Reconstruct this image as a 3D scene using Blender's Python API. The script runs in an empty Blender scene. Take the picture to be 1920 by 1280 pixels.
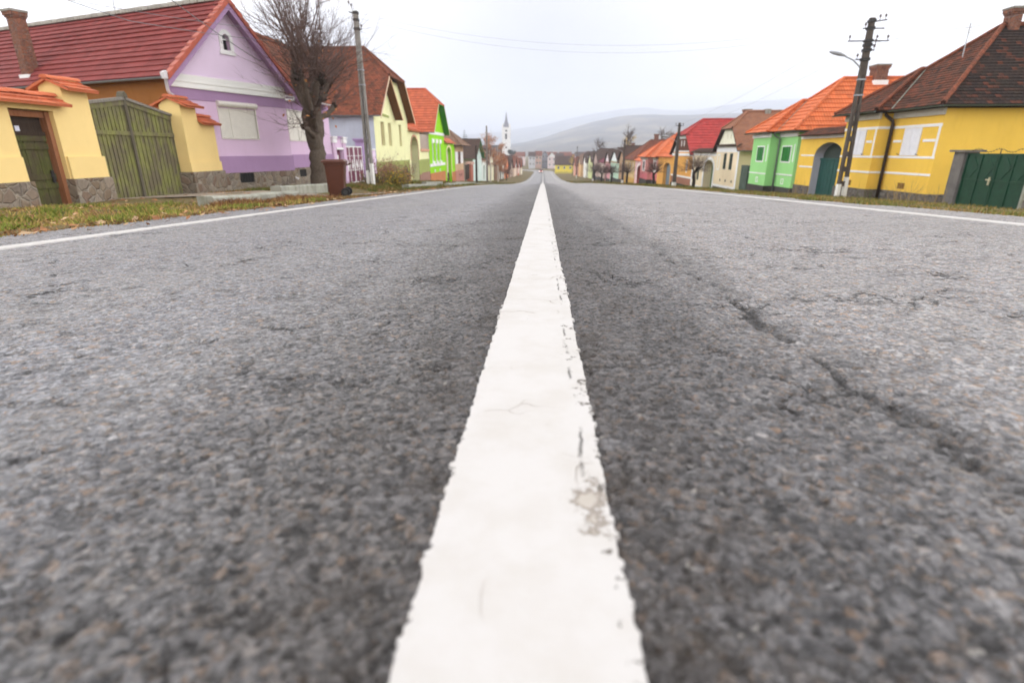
import bpy, bmesh, math, random
import numpy as np
from mathutils import Vector
from mathutils.geometry import tessellate_polygon
R = math.radians
rnd = random.Random(7)
scene = bpy.context.scene
COL = scene.collection
BASE = {}          # world position of every thing's root (parts are built relative to it)

# ------------------------------------------------------------------ object helpers
def tag(o, label=None, cat=None, group=None, kind=None):
    if label: o['label'] = label
    if cat: o['category'] = cat
    if group: o['group'] = group
    if kind: o['kind'] = kind
    return o

def thing(name, label, cat, loc, group=None):
    o = bpy.data.objects.new(name, None)
    o.empty_display_size = 0.2
    COL.objects.link(o)
    o.location = loc
    BASE[o.name] = Vector(loc)
    return tag(o, label, cat, group)

class MB:
    def __init__(self):
        self.v = []; self.f = []; self.uv = []; self.m = []
    def face(self, pts, mat=0, uv=None):
        n = len(self.v)
        self.v.extend([tuple(p) for p in pts])
        self.f.append(list(range(n, n + len(pts))))
        self.m.append(mat)
        self.uv.append(uv if uv else [(0, 0)] * len(pts))
    def build(self, name, mats, parent=None, smooth=False, merge=False, base=None):
        if parent is not None:
            b = BASE[parent.name]
        else:
            b = Vector(base) if base is not None else Vector((0, 0, 0))
        me = bpy.data.meshes.new(name)
        bx, by, bz = b
        me.from_pydata([(x - bx, y - by, z - bz) for x, y, z in self.v], [], self.f)
        if not isinstance(mats, (list, tuple)): mats = [mats]
        for m in mats: me.materials.append(m)
        if len(mats) > 1: me.polygons.foreach_set('material_index', self.m)
        uvl = me.uv_layers.new(name='UVMap')
        uvl.data.foreach_set('uv', [c for u in self.uv for p in u for c in p])
        if merge:
            bm = bmesh.new(); bm.from_mesh(me)
            bmesh.ops.remove_doubles(bm, verts=bm.verts, dist=0.0004)
            bmesh.ops.recalc_face_normals(bm, faces=bm.faces)
            bm.to_mesh(me); bm.free()
        if smooth: me.polygons.foreach_set('use_smooth', [True] * len(me.polygons))
        me.update()
        o = bpy.data.objects.new(name, me)
        COL.objects.link(o)
        if parent is not None:
            o.parent = parent
        else:
            o.location = b
        BASE[o.name] = b
        return o

class Fr:
    """building frame: s along the facade, t into the plot, z up (world height)"""
    def __init__(self, ox, oy, sd, td):
        self.o = (ox, oy); self.s = sd; self.t = td
    def P(self, s, t, z):
        return (self.o[0] + self.s[0] * s + self.t[0] * t, self.o[1] + self.s[1] * s + self.t[1] * t, z)
    def sub(self, s, t):
        p = self.P(s, t, 0)
        return Fr(p[0], p[1], self.s, self.t)

def left(X): return Fr(X, 0, (0, 1), (-1, 0))
def right(X): return Fr(X, 0, (0, 1), (1, 0))

def box(mb, F, s0, s1, t0, t1, z0, z1, mat=0):
    p = [F.P(s, t, z) for z in (z0, z1) for t in (t0, t1) for s in (s0, s1)]
    for q in ((0, 1, 3, 2), (4, 6, 7, 5), (0, 4, 5, 1), (2, 3, 7, 6), (0, 2, 6, 4), (1, 5, 7, 3)):
        mb.face([p[i] for i in q], mat)

def tess(loops):
    """triangles of a polygon (list of loops of 2D points, holes after the first)"""
    flat = [p for l in loops for p in l]
    return flat, tessellate_polygon([[Vector((a, b, 0)) for a, b in l] for l in loops])

def prism(mb, F, poly, t0, t1, mat=0):
    flat, tri = tess([poly])
    for t in (t0, t1):
        for a in tri: mb.face([F.P(flat[i][0], t, flat[i][1]) for i in a], mat)
    n = len(poly)
    for i in range(n):
        a, b = poly[i], poly[(i + 1) % n]
        mb.face([F.P(a[0], t0, a[1]), F.P(b[0], t0, b[1]), F.P(b[0], t1, b[1]), F.P(a[0], t1, a[1])], mat)

def facade(mb, F, outer, holes, t=0.0, depth=0.14, mat=0, rmat=0, back=None):
    flat, tri = tess([outer] + holes)
    for a in tri: mb.face([F.P(flat[i][0], t, flat[i][1]) for i in a], mat)
    for h in holes:
        n = len(h)
        for i in range(n):
            a, b = h[i], h[(i + 1) % n]
            mb.face([F.P(a[0], t, a[1]), F.P(b[0], t, b[1]), F.P(b[0], t + depth, b[1]), F.P(a[0], t + depth, a[1])], rmat)

def rect(s0, s1, z0, z1): return [(s0, z0), (s1, z0), (s1, z1), (s0, z1)]
def arch(s0, s1, z0, zs, ztop, n=10):
    c = (s0 + s1) / 2; r = (s1 - s0) / 2
    return [(s0, z0), (s1, z0)] + [(c + r * math.cos(math.pi * i / n), zs + (ztop - zs) * math.sin(math.pi * i / n)) for i in range(n + 1)]

def tube(mb, pts, rad, n=6, mat=0, caps=True):
    pts = [Vector(p) for p in pts]
    if not isinstance(rad, (list, tuple)): rad = [rad] * len(pts)
    rings = []
    up = None
    for i, p in enumerate(pts):
        d = (pts[min(i + 1, len(pts) - 1)] - pts[max(i - 1, 0)])
        if d.length < 1e-9: d = Vector((0, 0, 1))
        d.normalize()
        if up is None:
            up = d.orthogonal().normalized()
        up = (up - d * up.dot(d))
        up = up.normalized() if up.length > 1e-6 else d.orthogonal().normalized()
        w = d.cross(up)
        rings.append([p + (up * math.cos(2 * math.pi * k / n) + w * math.sin(2 * math.pi * k / n)) * rad[i] for k in range(n)])
    b = len(mb.v)
    for r in rings: mb.v.extend([tuple(q) for q in r])
    for i in range(len(rings) - 1):
        for k in range(n):
            mb.f.append([b + i * n + k, b + i * n + (k + 1) % n, b + (i + 1) * n + (k + 1) % n, b + (i + 1) * n + k])
            mb.m.append(mat); mb.uv.append([(k / n, i), ((k + 1) / n, i), ((k + 1) / n, i + 1), (k / n, i + 1)])
    if caps:
        for i in (0, len(rings) - 1):
            mb.f.append([b + i * n + k for k in range(n)]); mb.m.append(mat); mb.uv.append([(0, 0)] * n)

def clip(poly, f):
    """clip a convex 2D polygon by f(p) >= 0 (f linear)"""
    out = []
    n = len(poly)
    for i in range(n):
        a, b = poly[i], poly[(i + 1) % n]
        fa, fb = f(a), f(b)
        if fa >= 0: out.append(a)
        if (fa >= 0) != (fb >= 0):
            k = fa / (fa - fb)
            out.append((a[0] + (b[0] - a[0]) * k, a[1] + (b[1] - a[1]) * k))
    return out

def roofplane(mb, pts, row=0.32, lip=0.035, thick=0.07, mat=0, umat=1, jit=0.0):
    """tiled roof plane: pts[0]->pts[1] is the eave; courses step up the slope"""
    P = [Vector(p) for p in pts]
    eu = (P[1] - P[0]).normalized()
    nn = (P[1] - P[0]).cross(P[-1] - P[0]).normalized()
    if nn.z < 0: nn = -nn
    ev = nn.cross(eu)
    if (P[-1] - P[0]).dot(ev) < 0: ev = -ev
    pl = [((p - P[0]).dot(eu), (p - P[0]).dot(ev)) for p in P]
    vmax = max(p[1] for p in pl)
    W = lambda u, v, h: P[0] + eu * u + ev * v + nn * h
    k = 0; v = min(p[1] for p in pl)
    r_ = random.Random(int(abs(P[0].x * 37 + P[0].y * 11))); lip0 = lip
    while v < vmax - 1e-4:
        v1 = min(v + row, vmax); lip = lip0 * r_.uniform(.7, 1.3)
        c = clip(clip(pl, lambda p: p[1] - v), lambda p: v1 - p[1])
        if len(c) >= 3:
            hh = lambda p: lip * (1 - (p[1] - v) / row) + 0.004
            mb.face([W(p[0], p[1], hh(p)) for p in c], mat, [(p[0], p[1]) for p in c])
            us = [p[0] for p in c if abs(p[1] - v) < 1e-5]
            if len(us) >= 2:
                a, b = min(us), max(us)
                mb.face([W(a, v, lip + .004), W(b, v, lip + .004), W(b, v, -.01), W(a, v, -.01)], mat, [(a, v), (b, v), (b, v - .03), (a, v - .03)])
        v = v1; k += 1
    mb.face([W(p[0], p[1], -thick) for p in pl], umat, pl)
    n = len(pl)
    for i in range(n):
        a, b = pl[i], pl[(i + 1) % n]
        mb.face([W(a[0], a[1], .012), W(b[0], b[1], .012), W(b[0], b[1], -thick), W(a[0], a[1], -thick)], umat)

# ------------------------------------------------------------------ materials
MATS = {}
class NT:
    def __init__(self, name, rough=0.8, spec=0.3):
        m = bpy.data.materials.new(name); m.use_nodes = True
        self.m = m; self.n = m.node_tree.nodes; self.l = m.node_tree.links
        self.b = self.n['Principled BSDF']
        self.b.inputs['Roughness'].default_value = rough
        self.b.inputs['Specular IOR Level'].default_value = spec
        self.out = self.n['Material Output']
    def add(self, t, **k):
        x = self.n.new(t)
        for a, v in k.items():
            if a.startswith('i_'):
                key = a[2:]
                x.inputs[int(key) if key.isdigit() else key.replace('_', ' ')].default_value = v
            else: setattr(x, a, v)
        return x
    def link(self, a, b): self.l.new(a, b)
    def coord(self, which='Object', scale=None):
        t = self.add('ShaderNodeTexCoord').outputs[which]
        if scale is None: return t
        mp = self.add('ShaderNodeMapping'); mp.inputs['Scale'].default_value = scale
        self.link(t, mp.inputs['Vector']); return mp.outputs[0]
    def noise(self, vec, scale, detail=4, rough=0.55, dist=0.0):
        x = self.add('ShaderNodeTexNoise'); x.inputs['Scale'].default_value = scale
        x.inputs['Detail'].default_value = detail; x.inputs['Roughness'].default_value = rough
        x.inputs['Distortion'].default_value = dist
        self.link(vec, x.inputs['Vector']); return x.outputs['Fac']
    def ramp(self, fac, stops, interp='LINEAR'):
        x = self.add('ShaderNodeValToRGB'); cr = x.color_ramp; cr.interpolation = interp
        while len(cr.elements) < len(stops): cr.elements.new(0.5)
        for e, (p, c) in zip(cr.elements, stops):
            e.position = p; e.color = (c, c, c, 1) if not isinstance(c, (tuple, list)) else (*c[:3], 1)
        self.link(fac, x.inputs['Fac']); return x.outputs['Color']
    def mix(self, fac, a, b, mode='MIX'):
        x = self.add('ShaderNodeMix', data_type='RGBA', blend_type=mode)
        for sock, v in ((x.inputs['Factor'], fac), (x.inputs['A'], a), (x.inputs['B'], b)):
            if hasattr(v, 'is_linked'): self.link(v, sock)
            else: sock.default_value = v if not isinstance(v, tuple) else (*v[:3], 1)
        return x.outputs['Result']
    def math(self, op, a, b=0.0, c=None):
        x = self.add('ShaderNodeMath', operation=op)
        for s, v in zip(x.inputs, (a, b) if c is None else (a, b, c)):
            if hasattr(v, 'is_linked'): self.link(v, s)
            else: s.default_value = v
        return x.outputs[0]
    def bump(self, h, strength=0.4, dist=0.02):
        x = self.add('ShaderNodeBump'); x.inputs['Strength'].default_value = strength; x.inputs['Distance'].default_value = dist
        self.link(h, x.inputs['Height']); self.link(x.outputs[0], self.b.inputs['Normal'])
    def color(self, c): 
        if hasattr(c, 'is_linked'): self.link(c, self.b.inputs['Base Color'])
        else: self.b.inputs['Base Color'].default_value = (*c, 1)

def sc(c, k): return tuple(min(1, x * k) for x in c)

def plaster(rgb, key=None, rough=0.9, var=0.08, dirt=(0.35, 0.30, 0.25), dirtamt=0.34):
    key = key or 'plaster_%02d_%02d_%02d' % tuple(int(c * 99) for c in rgb)
    if key in MATS: return MATS[key]
    rgb = tuple(min(.86, c * 1.18) for c in rgb)
    t = NT(key, rough, 0.12); v = t.coord()
    a = t.noise(v, 0.9, 5, 0.6); b = t.noise(v, 14, 4, 0.6)
    c = t.mix(t.ramp(a, [(0.3, 0), (0.7, 1)]), sc(rgb, 1 - var), sc(rgb, 1 + var * .6))
    c = t.mix(t.math('MULTIPLY', b, 0.16), c, sc(rgb, 0.72))
    st = t.noise(t.coord(scale=(1.3, 1.3, 0.35)), 2.1, 6, 0.65)
    c = t.mix(t.math('MULTIPLY', t.ramp(st, [(0.52, 0), (0.75, 1)]), dirtamt), c, tuple(r * d * 1.6 for r, d in zip(rgb, dirt)))
    t.color(c); t.bump(t.noise(v, 60, 4, 0.6), 0.25, 0.01)
    MATS[key] = t.m; return t.m

def simple(key, rgb, rough=0.6, metal=0.0, var=0.12, scale=6.0, spec=0.4):
    if key in MATS: return MATS[key]
    t = NT(key, rough, spec); t.b.inputs['Metallic'].default_value = metal
    n = t.noise(t.coord(), scale, 5, 0.6)
    t.color(t.mix(t.ramp(n, [(0.3, 0), (0.7, 1)]), sc(rgb, 1 - var), sc(rgb, 1 + var)))
    t.bump(t.noise(t.coord(), scale * 7, 3), 0.12, 0.01)
    MATS[key] = t.m; return t.m

def stonework(key, cols, scale=4.0, mortar=(0.30, 0.27, 0.23)):
    if key in MATS: return MATS[key]
    t = NT(key, 0.9, 0.2); v0 = t.coord()
    wob = t.add('ShaderNodeTexNoise'); wob.inputs['Scale'].default_value = 3.0; t.link(v0, wob.inputs['Vector'])
    va = t.add('ShaderNodeVectorMath', operation='MULTIPLY_ADD')
    t.link(wob.outputs['Color'], va.inputs[0]); va.inputs[1].default_value = (0.22, 0.22, 0.22); t.link(v0, va.inputs[2])
    v = va.outputs[0]
    x = t.add('ShaderNodeTexVoronoi'); x.inputs['Scale'].default_value = scale; t.link(v, x.inputs['Vector'])
    e = t.add('ShaderNodeTexVoronoi', feature='DISTANCE_TO_EDGE'); e.inputs['Scale'].default_value = scale; t.link(v, e.inputs['Vector'])
    sep = t.add('ShaderNodeSeparateColor'); t.link(x.outputs['Color'], sep.inputs[0])
    c = t.ramp(sep.outputs[0], [(i / max(1, len(cols) - 1), q) for i, q in enumerate(cols)])
    nz = t.noise(v0, 17, 6, 0.65)
    c = t.mix(t.math('MULTIPLY', nz, 0.7), c, (0.10, 0.085, 0.07), 'MIX')
    c = t.mix(t.ramp(e.outputs['Distance'], [(0.01, 1), (0.05, 0)]), c, mortar)
    t.color(c)
    h = t.math('ADD', t.ramp(e.outputs['Distance'], [(0.0, 0), (0.12, 1)]), t.math('MULTIPLY', nz, 0.6))
    t.bump(h, 0.8, 0.04)
    MATS[key] = t.m; return t.m

def _tilecell(t, du, dv, offset=True):
    uv = t.coord('UV'); s = t.add('ShaderNodeSeparateXYZ'); t.link(uv, s.inputs[0])
    row = t.math('FLOOR', t.math('DIVIDE', s.outputs[1], dv))
    u = t.math('DIVIDE', s.outputs[0], du)
    if offset: u = t.math('ADD', u, t.math('MULTIPLY', t.math('MODULO', row, 2.0), 0.5))
    cb = t.add('ShaderNodeCombineXYZ'); t.link(t.math('FLOOR', u), cb.inputs[0]); t.link(row, cb.inputs[1])
    wn = t.add('ShaderNodeTexWhiteNoise', noise_dimensions='2D'); t.link(cb.outputs[0], wn.inputs['Vector'])
    return uv, t.math('FRACT', u), wn.outputs['Value'], s

def tile_ribbed(key, rgb, du=0.30, dv=0.34, rough=0.5, spots=0.0):
    if key in MATS: return MATS[key]
    t = NT(key, rough + .2, 0.15)
    uv, fu, wn, s = _tilecell(t, du, dv, False)
    c = t.mix(wn, sc(rgb, 0.84), sc(rgb, 1.14))
    n = t.noise(t.coord(), 1.2, 6, 0.65)
    c = t.mix(t.math('MULTIPLY', t.ramp(n, [(0.45, 0), (0.75, 1)]), 0.35), c, sc(rgb, 0.6))
    n2 = t.noise(t.coord(), 30, 3, 0.6)
    c = t.mix(t.math('MULTIPLY', n2, 0.2), c, sc(rgb, 0.5))
    if spots:
        sp = t.ramp(t.noise(t.coord(), 3.3, 5, 0.7), [(0.62, 0), (0.66, 1)])
        c = t.mix(t.math('MULTIPLY', sp, spots), c, (0.05, 0.045, 0.03))
    t.color(c)
    rib = t.math('POWER', t.math('ABSOLUTE', t.math('SINE', t.math('MULTIPLY', fu, math.pi * 2))), 0.6)
    t.bump(rib, 0.7, 0.03)
    MATS[key] = t.m; return t.m

def tile_old(key, cols, du=0.19, dv=0.155, moss=(0.045, 0.04, 0.03), mossamt=0.7, m0=0.48):
    if key in MATS: return MATS[key]
    t = NT(key, 0.9, 0.1)
    uv, fu, wn, s = _tilecell(t, du, dv, True)
    c = t.ramp(wn, [(i / (len(cols) - 1), q) for i, q in enumerate(cols)])
    n = t.noise(t.coord(), 1.1, 7, 0.7)
    c = t.mix(t.math('MULTIPLY', t.ramp(n, [(m0, 0), (m0 + .22, 1)]), mossamt), c, moss)
    n2 = t.noise(t.coord(), 25, 4, 0.65)
    c = t.mix(t.math('MULTIPLY', n2, 0.45), c, sc(cols[0], 0.45))
    gap = t.math('LESS_THAN', fu, 0.07)
    c = t.mix(t.math('MULTIPLY', gap, 0.7), c, (0.015, 0.012, 0.01))
    t.color(c)
    t.bump(t.math('ADD', t.math('MULTIPLY', t.math('SINE', t.math('MULTIPLY', fu, math.pi)), 0.8), t.math('MULTIPLY', n2, 0.5)), 0.6, 0.02)
    MATS[key] = t.m; return t.m

def wood(key, cols, zs=0.5, rough=0.85, patch=None):
    if key in MATS: return MATS[key]
    t = NT(key, rough, 0.2)
    g = t.noise(t.coord(scale=(1, 1, zs * .12)), 34, 6, 0.7, 0.4)
    c = t.ramp(g, [(0.25 + 0.5 * i / (len(cols) - 1), q) for i, q in enumerate(cols)])
    p = t.noise(t.coord(scale=(1, 1, .55)), 2.6, 5, 0.7)
    if patch: c = t.mix(t.ramp(p, [(0.40, 0), (0.58, 0.85)]), c, patch)
    t.color(c); t.b.inputs['Specular IOR Level'].default_value = .1; t.bump(g, 0.5, 0.012)
    MATS[key] = t.m; return t.m

def concrete(key='concrete', rgb=(0.30, 0.29, 0.26), moss=(0.12, 0.12, 0.06)):
    if key in MATS: return MATS[key]
    t = NT(key, 0.9, 0.2); v = t.coord()
    n = t.noise(v, 2.2, 7, 0.7); n2 = t.noise(t.coord(scale=(1.5, 1.5, 0.3)), 4, 5, 0.7)
    c = t.mix(t.ramp(n, [(0.3, 0), (0.7, 1)]), sc(rgb, 0.7), sc(rgb, 1.2))
    c = t.mix(t.math('MULTIPLY', t.ramp(n2, [(0.5, 0), (0.68, 1)]), 0.55), c, moss)
    t.color(c); t.bump(t.noise(v, 25, 6, 0.7), 0.5, 0.02)
    MATS[key] = t.m; return t.m

M_WHITE = plaster((0.80, 0.79, 0.75), 'white_trim', dirtamt=.1)
M_GLASS = simple('dark_glass', (0.02, 0.022, 0.025), 0.08, var=.2, spec=.6)
M_DARK = simple('dark_void', (0.012, 0.011, 0.01), 0.9)
M_CONC = concrete()
M_CONCPALE = concrete('pale_concrete', (0.33, 0.33, 0.28), (0.14, 0.135, 0.075))
M_CONCDARK = concrete('grey_concrete', (0.17, 0.16, 0.15), (0.07, 0.065, 0.06))
M_STONE = stonework('warm_rubble_stone', [(0.24, 0.17, 0.11), (0.36, 0.29, 0.21), (0.20, 0.16, 0.13), (0.42, 0.36, 0.28), (0.24, 0.15, 0.10), (0.33, 0.29, 0.23)], 4.6, (0.33, 0.29, 0.235))
M_STONEG = stonework('grey_rubble_stone', [(0.10, 0.09, 0.085), (0.24, 0.22, 0.19), (0.15, 0.12, 0.10), (0.30, 0.28, 0.25)], 6.5, (0.20, 0.185, 0.17))
M_STONED = stonework('dark_plinth_stone', [(0.035, 0.035, 0.035), (0.08, 0.075, 0.07), (0.05, 0.045, 0.045)], 6.0, (0.06, 0.055, 0.05))
M_STONEP = stonework('pink_plinth_stone', [(0.50, 0.24, 0.18), (0.60, 0.33, 0.26), (0.42, 0.20, 0.15)], 7, (0.5, 0.35, 0.3))
M_BRICK = stonework('brick', [(0.25, 0.085, 0.05), (0.36, 0.13, 0.07), (0.18, 0.06, 0.04)], 9, (0.24, 0.2, 0.17))
M_TILEWINE = tile_ribbed('wine_red_tiles', (0.245, 0.05, 0.045), dv=.25)
M_TILEORANGE = tile_ribbed('coping_tiles', (0.56, 0.16, 0.075), 0.24, 0.3)
M_TILEVERGE = simple('verge_tiles', (0.42, 0.095, 0.055), 0.55, var=.16)
M_TILEBRIGHT = tile_ribbed('bright_orange_tiles', (0.66, 0.17, 0.06), spots=0.5)
M_TILEGREEN = tile_ribbed('orange_tiles', (0.57, 0.145, 0.07))
M_TILERED = tile_ribbed('red_tiles', (0.42, 0.05, 0.045))
M_TILEMAG = tile_ribbed('magenta_tiles', (0.17, 0.03, 0.05))
M_OLDRED = tile_old('old_red_tiles', [(0.18, 0.062, 0.038), (0.33, 0.105, 0.058), (0.24, 0.088, 0.05), (0.13, 0.058, 0.042)], mossamt=.55)
M_OLDDARK = tile_old('old_dark_tiles', [(0.030, 0.023, 0.021), (0.055, 0.036, 0.029), (0.038, 0.028, 0.025), (0.045, 0.031, 0.026), (0.15, 0.052, 0.032)], mossamt=.6, m0=.46)
M_OLDMIX = tile_old('old_mixed_tiles', [(0.055, 0.038, 0.032), (0.20, 0.07, 0.04), (0.09, 0.05, 0.036), (0.27, 0.085, 0.045)], mossamt=.5)
M_OLDTAN = tile_old('old_tan_tiles', [(0.34, 0.17, 0.11), (0.40, 0.20, 0.125), (0.36, 0.16, 0.095), (0.32, 0.17, 0.12)], moss=(0.12, 0.05, 0.035), mossamt=.5, m0=.57)
M_OLDBROWN = tile_old('old_brown_tiles', [(0.075, 0.05, 0.042), (0.115, 0.07, 0.052), (0.09, 0.055, 0.045)], mossamt=.5)
M_OLDPALE = tile_old('pale_brown_tiles', [(0.24, 0.15, 0.105), (0.30, 0.19, 0.13), (0.21, 0.13, 0.095)], mossamt=.4)
M_RIDGE = concrete('ridge_mortar', (0.40, 0.38, 0.34), (0.20, 0.18, 0.15))
M_SOFFIT = wood('brown_soffit', [(0.10, 0.042, 0.016), (0.15, 0.065, 0.025), (0.19, 0.085, 0.035)])
M_WOODDARK = wood('dark_wood', [(0.028, 0.02, 0.015), (0.05, 0.035, 0.026), (0.07, 0.05, 0.04)])
M_PLANK = wood('weathered_green_planks', [(0.04, 0.042, 0.025), (0.17, 0.175, 0.055), (0.27, 0.27, 0.10), (0.15, 0.138, 0.09)], patch=(0.14, 0.115, 0.085))
M_DOORWOOD = wood('old_green_door_wood', [(0.03, 0.035, 0.012), (0.09, 0.095, 0.03), (0.15, 0.145, 0.055)], patch=(0.075, 0.055, 0.04))
M_FRAMEWOOD = wood('reddish_frame_wood', [(0.20, 0.075, 0.03), (0.28, 0.12, 0.06), (0.34, 0.17, 0.10)])
M_GUTTER = simple('grey_gutter', (0.22, 0.23, 0.24), 0.45, 0.3)
M_GUTTERG = simple('green_gutter', (0.07, 0.09, 0.07), 0.5, 0.2)
M_PIPEWHITE = simple('white_pipe', (0.62, 0.60, 0.62), 0.5)
M_PIPEDARK = simple('dark_pipe', (0.035, 0.022, 0.017), 0.5)
M_STEEL = simple('galvanised_steel', (0.35, 0.36, 0.38), 0.45, 0.6)
M_IRON = simple('dark_iron', (0.035, 0.033, 0.032), 0.6, 0.3)
M_CREAMSHUT = simple('cream_roller', (0.74, 0.71, 0.64), 0.5, var=.05)
M_WHITESHUT = simple('white_shutter', (0.76, 0.77, 0.82), 0.55, var=.05)
M_GREENGATE = simple('dark_green_gate', (0.006, 0.045, 0.022), 0.5, var=.25)
M_GREENGATE2 = simple('sea_green_gate', (0.008, 0.07, 0.058), 0.55, var=.2)
M_FASCIA = plaster((0.44, 0.42, 0.36), 'beige_fascia')

# ------------------------------------------------------------------ ground heights
PY = [-80, 0, 20, 40, 70, 110, 152, 200, 254, 330, 420, 700, 8000]
PZ = [3.4, 0, -0.87, -1.85, -3.5, -5.4, -6.9, -8.0, -8.8, -9.2, -9.4, -9.6, -9.6]
_m = []
for i in range(len(PY)):
    if i == 0: _m.append((PZ[1] - PZ[0]) / (PY[1] - PY[0]))
    elif i == len(PY) - 1: _m.append(0.0)
    else:
        a = (PZ[i] - PZ[i - 1]) / (PY[i] - PY[i - 1]); b = (PZ[i + 1] - PZ[i]) / (PY[i + 1] - PY[i])
        _m.append(0 if a * b <= 0 else 2 * a * b / (a + b))
def z0(y):
    y = np.clip(np.asarray(y, float), PY[0], PY[-1])
    i = np.clip(np.searchsorted(PY, y) - 1, 0, len(PY) - 2)
    X0 = np.array(PY)[i]; X1 = np.array(PY)[i + 1]; h = X1 - X0; t = (y - X0) / h
    a = np.array(PZ)[i]; b = np.array(PZ)[i + 1]; ma = np.array(_m)[i]; mb = np.array(_m)[i + 1]
    return (2*t**3 - 3*t**2 + 1) * a + (t**3 - 2*t**2 + t) * h * ma + (-2*t**3 + 3*t**2) * b + (t**3 - t**2) * h * mb
def xc(y):
    y = np.asarray(y, float)
    return -np.clip(y - 262, 0, 60) ** 2 / 110.0 - np.clip(y - 322, 0, None) * 1.09
def lat(x, y):
    x = np.asarray(x, float); y = np.asarray(y, float); d = x - xc(y)
    lh = np.interp(y, [0, 10, 18, 30, 50, 80], [-0.24, -0.24, -0.12, 0.08, 0.22, 0.2])
    rh = np.interp(y, [0, 32, 64, 90], [-0.52, -0.52, -0.05, 0.05])
    l = np.where(d > -4.3, -0.017 * np.abs(d), np.where(d > -6.2, -0.073 - (-4.3 - d) * .05,
        np.where(d > -8.3, -0.168 + (-6.2 - d) / 2.1 * (np.clip((y - 10) / 10, 0, 1) * .2), 0)))
    base8 = -0.168 + np.clip((y - 10) / 10, 0, 1) * .2
    l = np.where(d <= -8.3, base8 + (lh - base8) * np.clip((-8.3 - d) / 2.2, 0, 1), l)
    r = np.where(d < 3.6, 0.014 * d, np.where(d < 5, 0.05 - (d - 3.6) / 1.4 * .05, rh * np.clip((d - 5) / 9, 0, 1)))
    return np.where(d < 0, l, r)
def G(x, y): return float(z0(y) + lat(x, y))

def grid_mesh(name, xs, ys, zf, mat, kind=None, smooth=True, xoff=None):
    X, Y = np.meshgrid(xs, ys)
    if xoff is not None: X = X + xoff(Y)
    Z = zf(X, Y)
    nx, ny = len(xs), len(ys)
    v = np.stack([X, Y, Z], -1).reshape(-1, 3).astype(np.float32)
    i = np.arange(nx * ny).reshape(ny, nx)
    f = np.stack([i[:-1, :-1], i[:-1, 1:], i[1:, 1:], i[1:, :-1]], -1).reshape(-1, 4)
    me = bpy.data.meshes.new(name)
    me.vertices.add(len(v)); me.vertices.foreach_set('co', v.ravel())
    me.loops.add(f.size); me.loops.foreach_set('vertex_index', f.ravel().astype(np.int32))
    me.polygons.add(len(f)); me.polygons.foreach_set('loop_start', np.arange(0, f.size, 4, dtype=np.int32))
    me.polygons.foreach_set('loop_total', np.full(len(f), 4, dtype=np.int32))
    me.update(calc_edges=True)
    if smooth: me.polygons.foreach_set('use_smooth', [True] * len(f))
    me.materials.append(mat)
    o = bpy.data.objects.new(name, me); COL.objects.link(o)
    if kind: o['kind'] = kind
    return o

def graded(a, b, h0, k):
    out = [a]
    while out[-1] < b: out.append(out[-1] + h0 + k * abs(out[-1] - a))
    out[-1] = b
    return out

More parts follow.
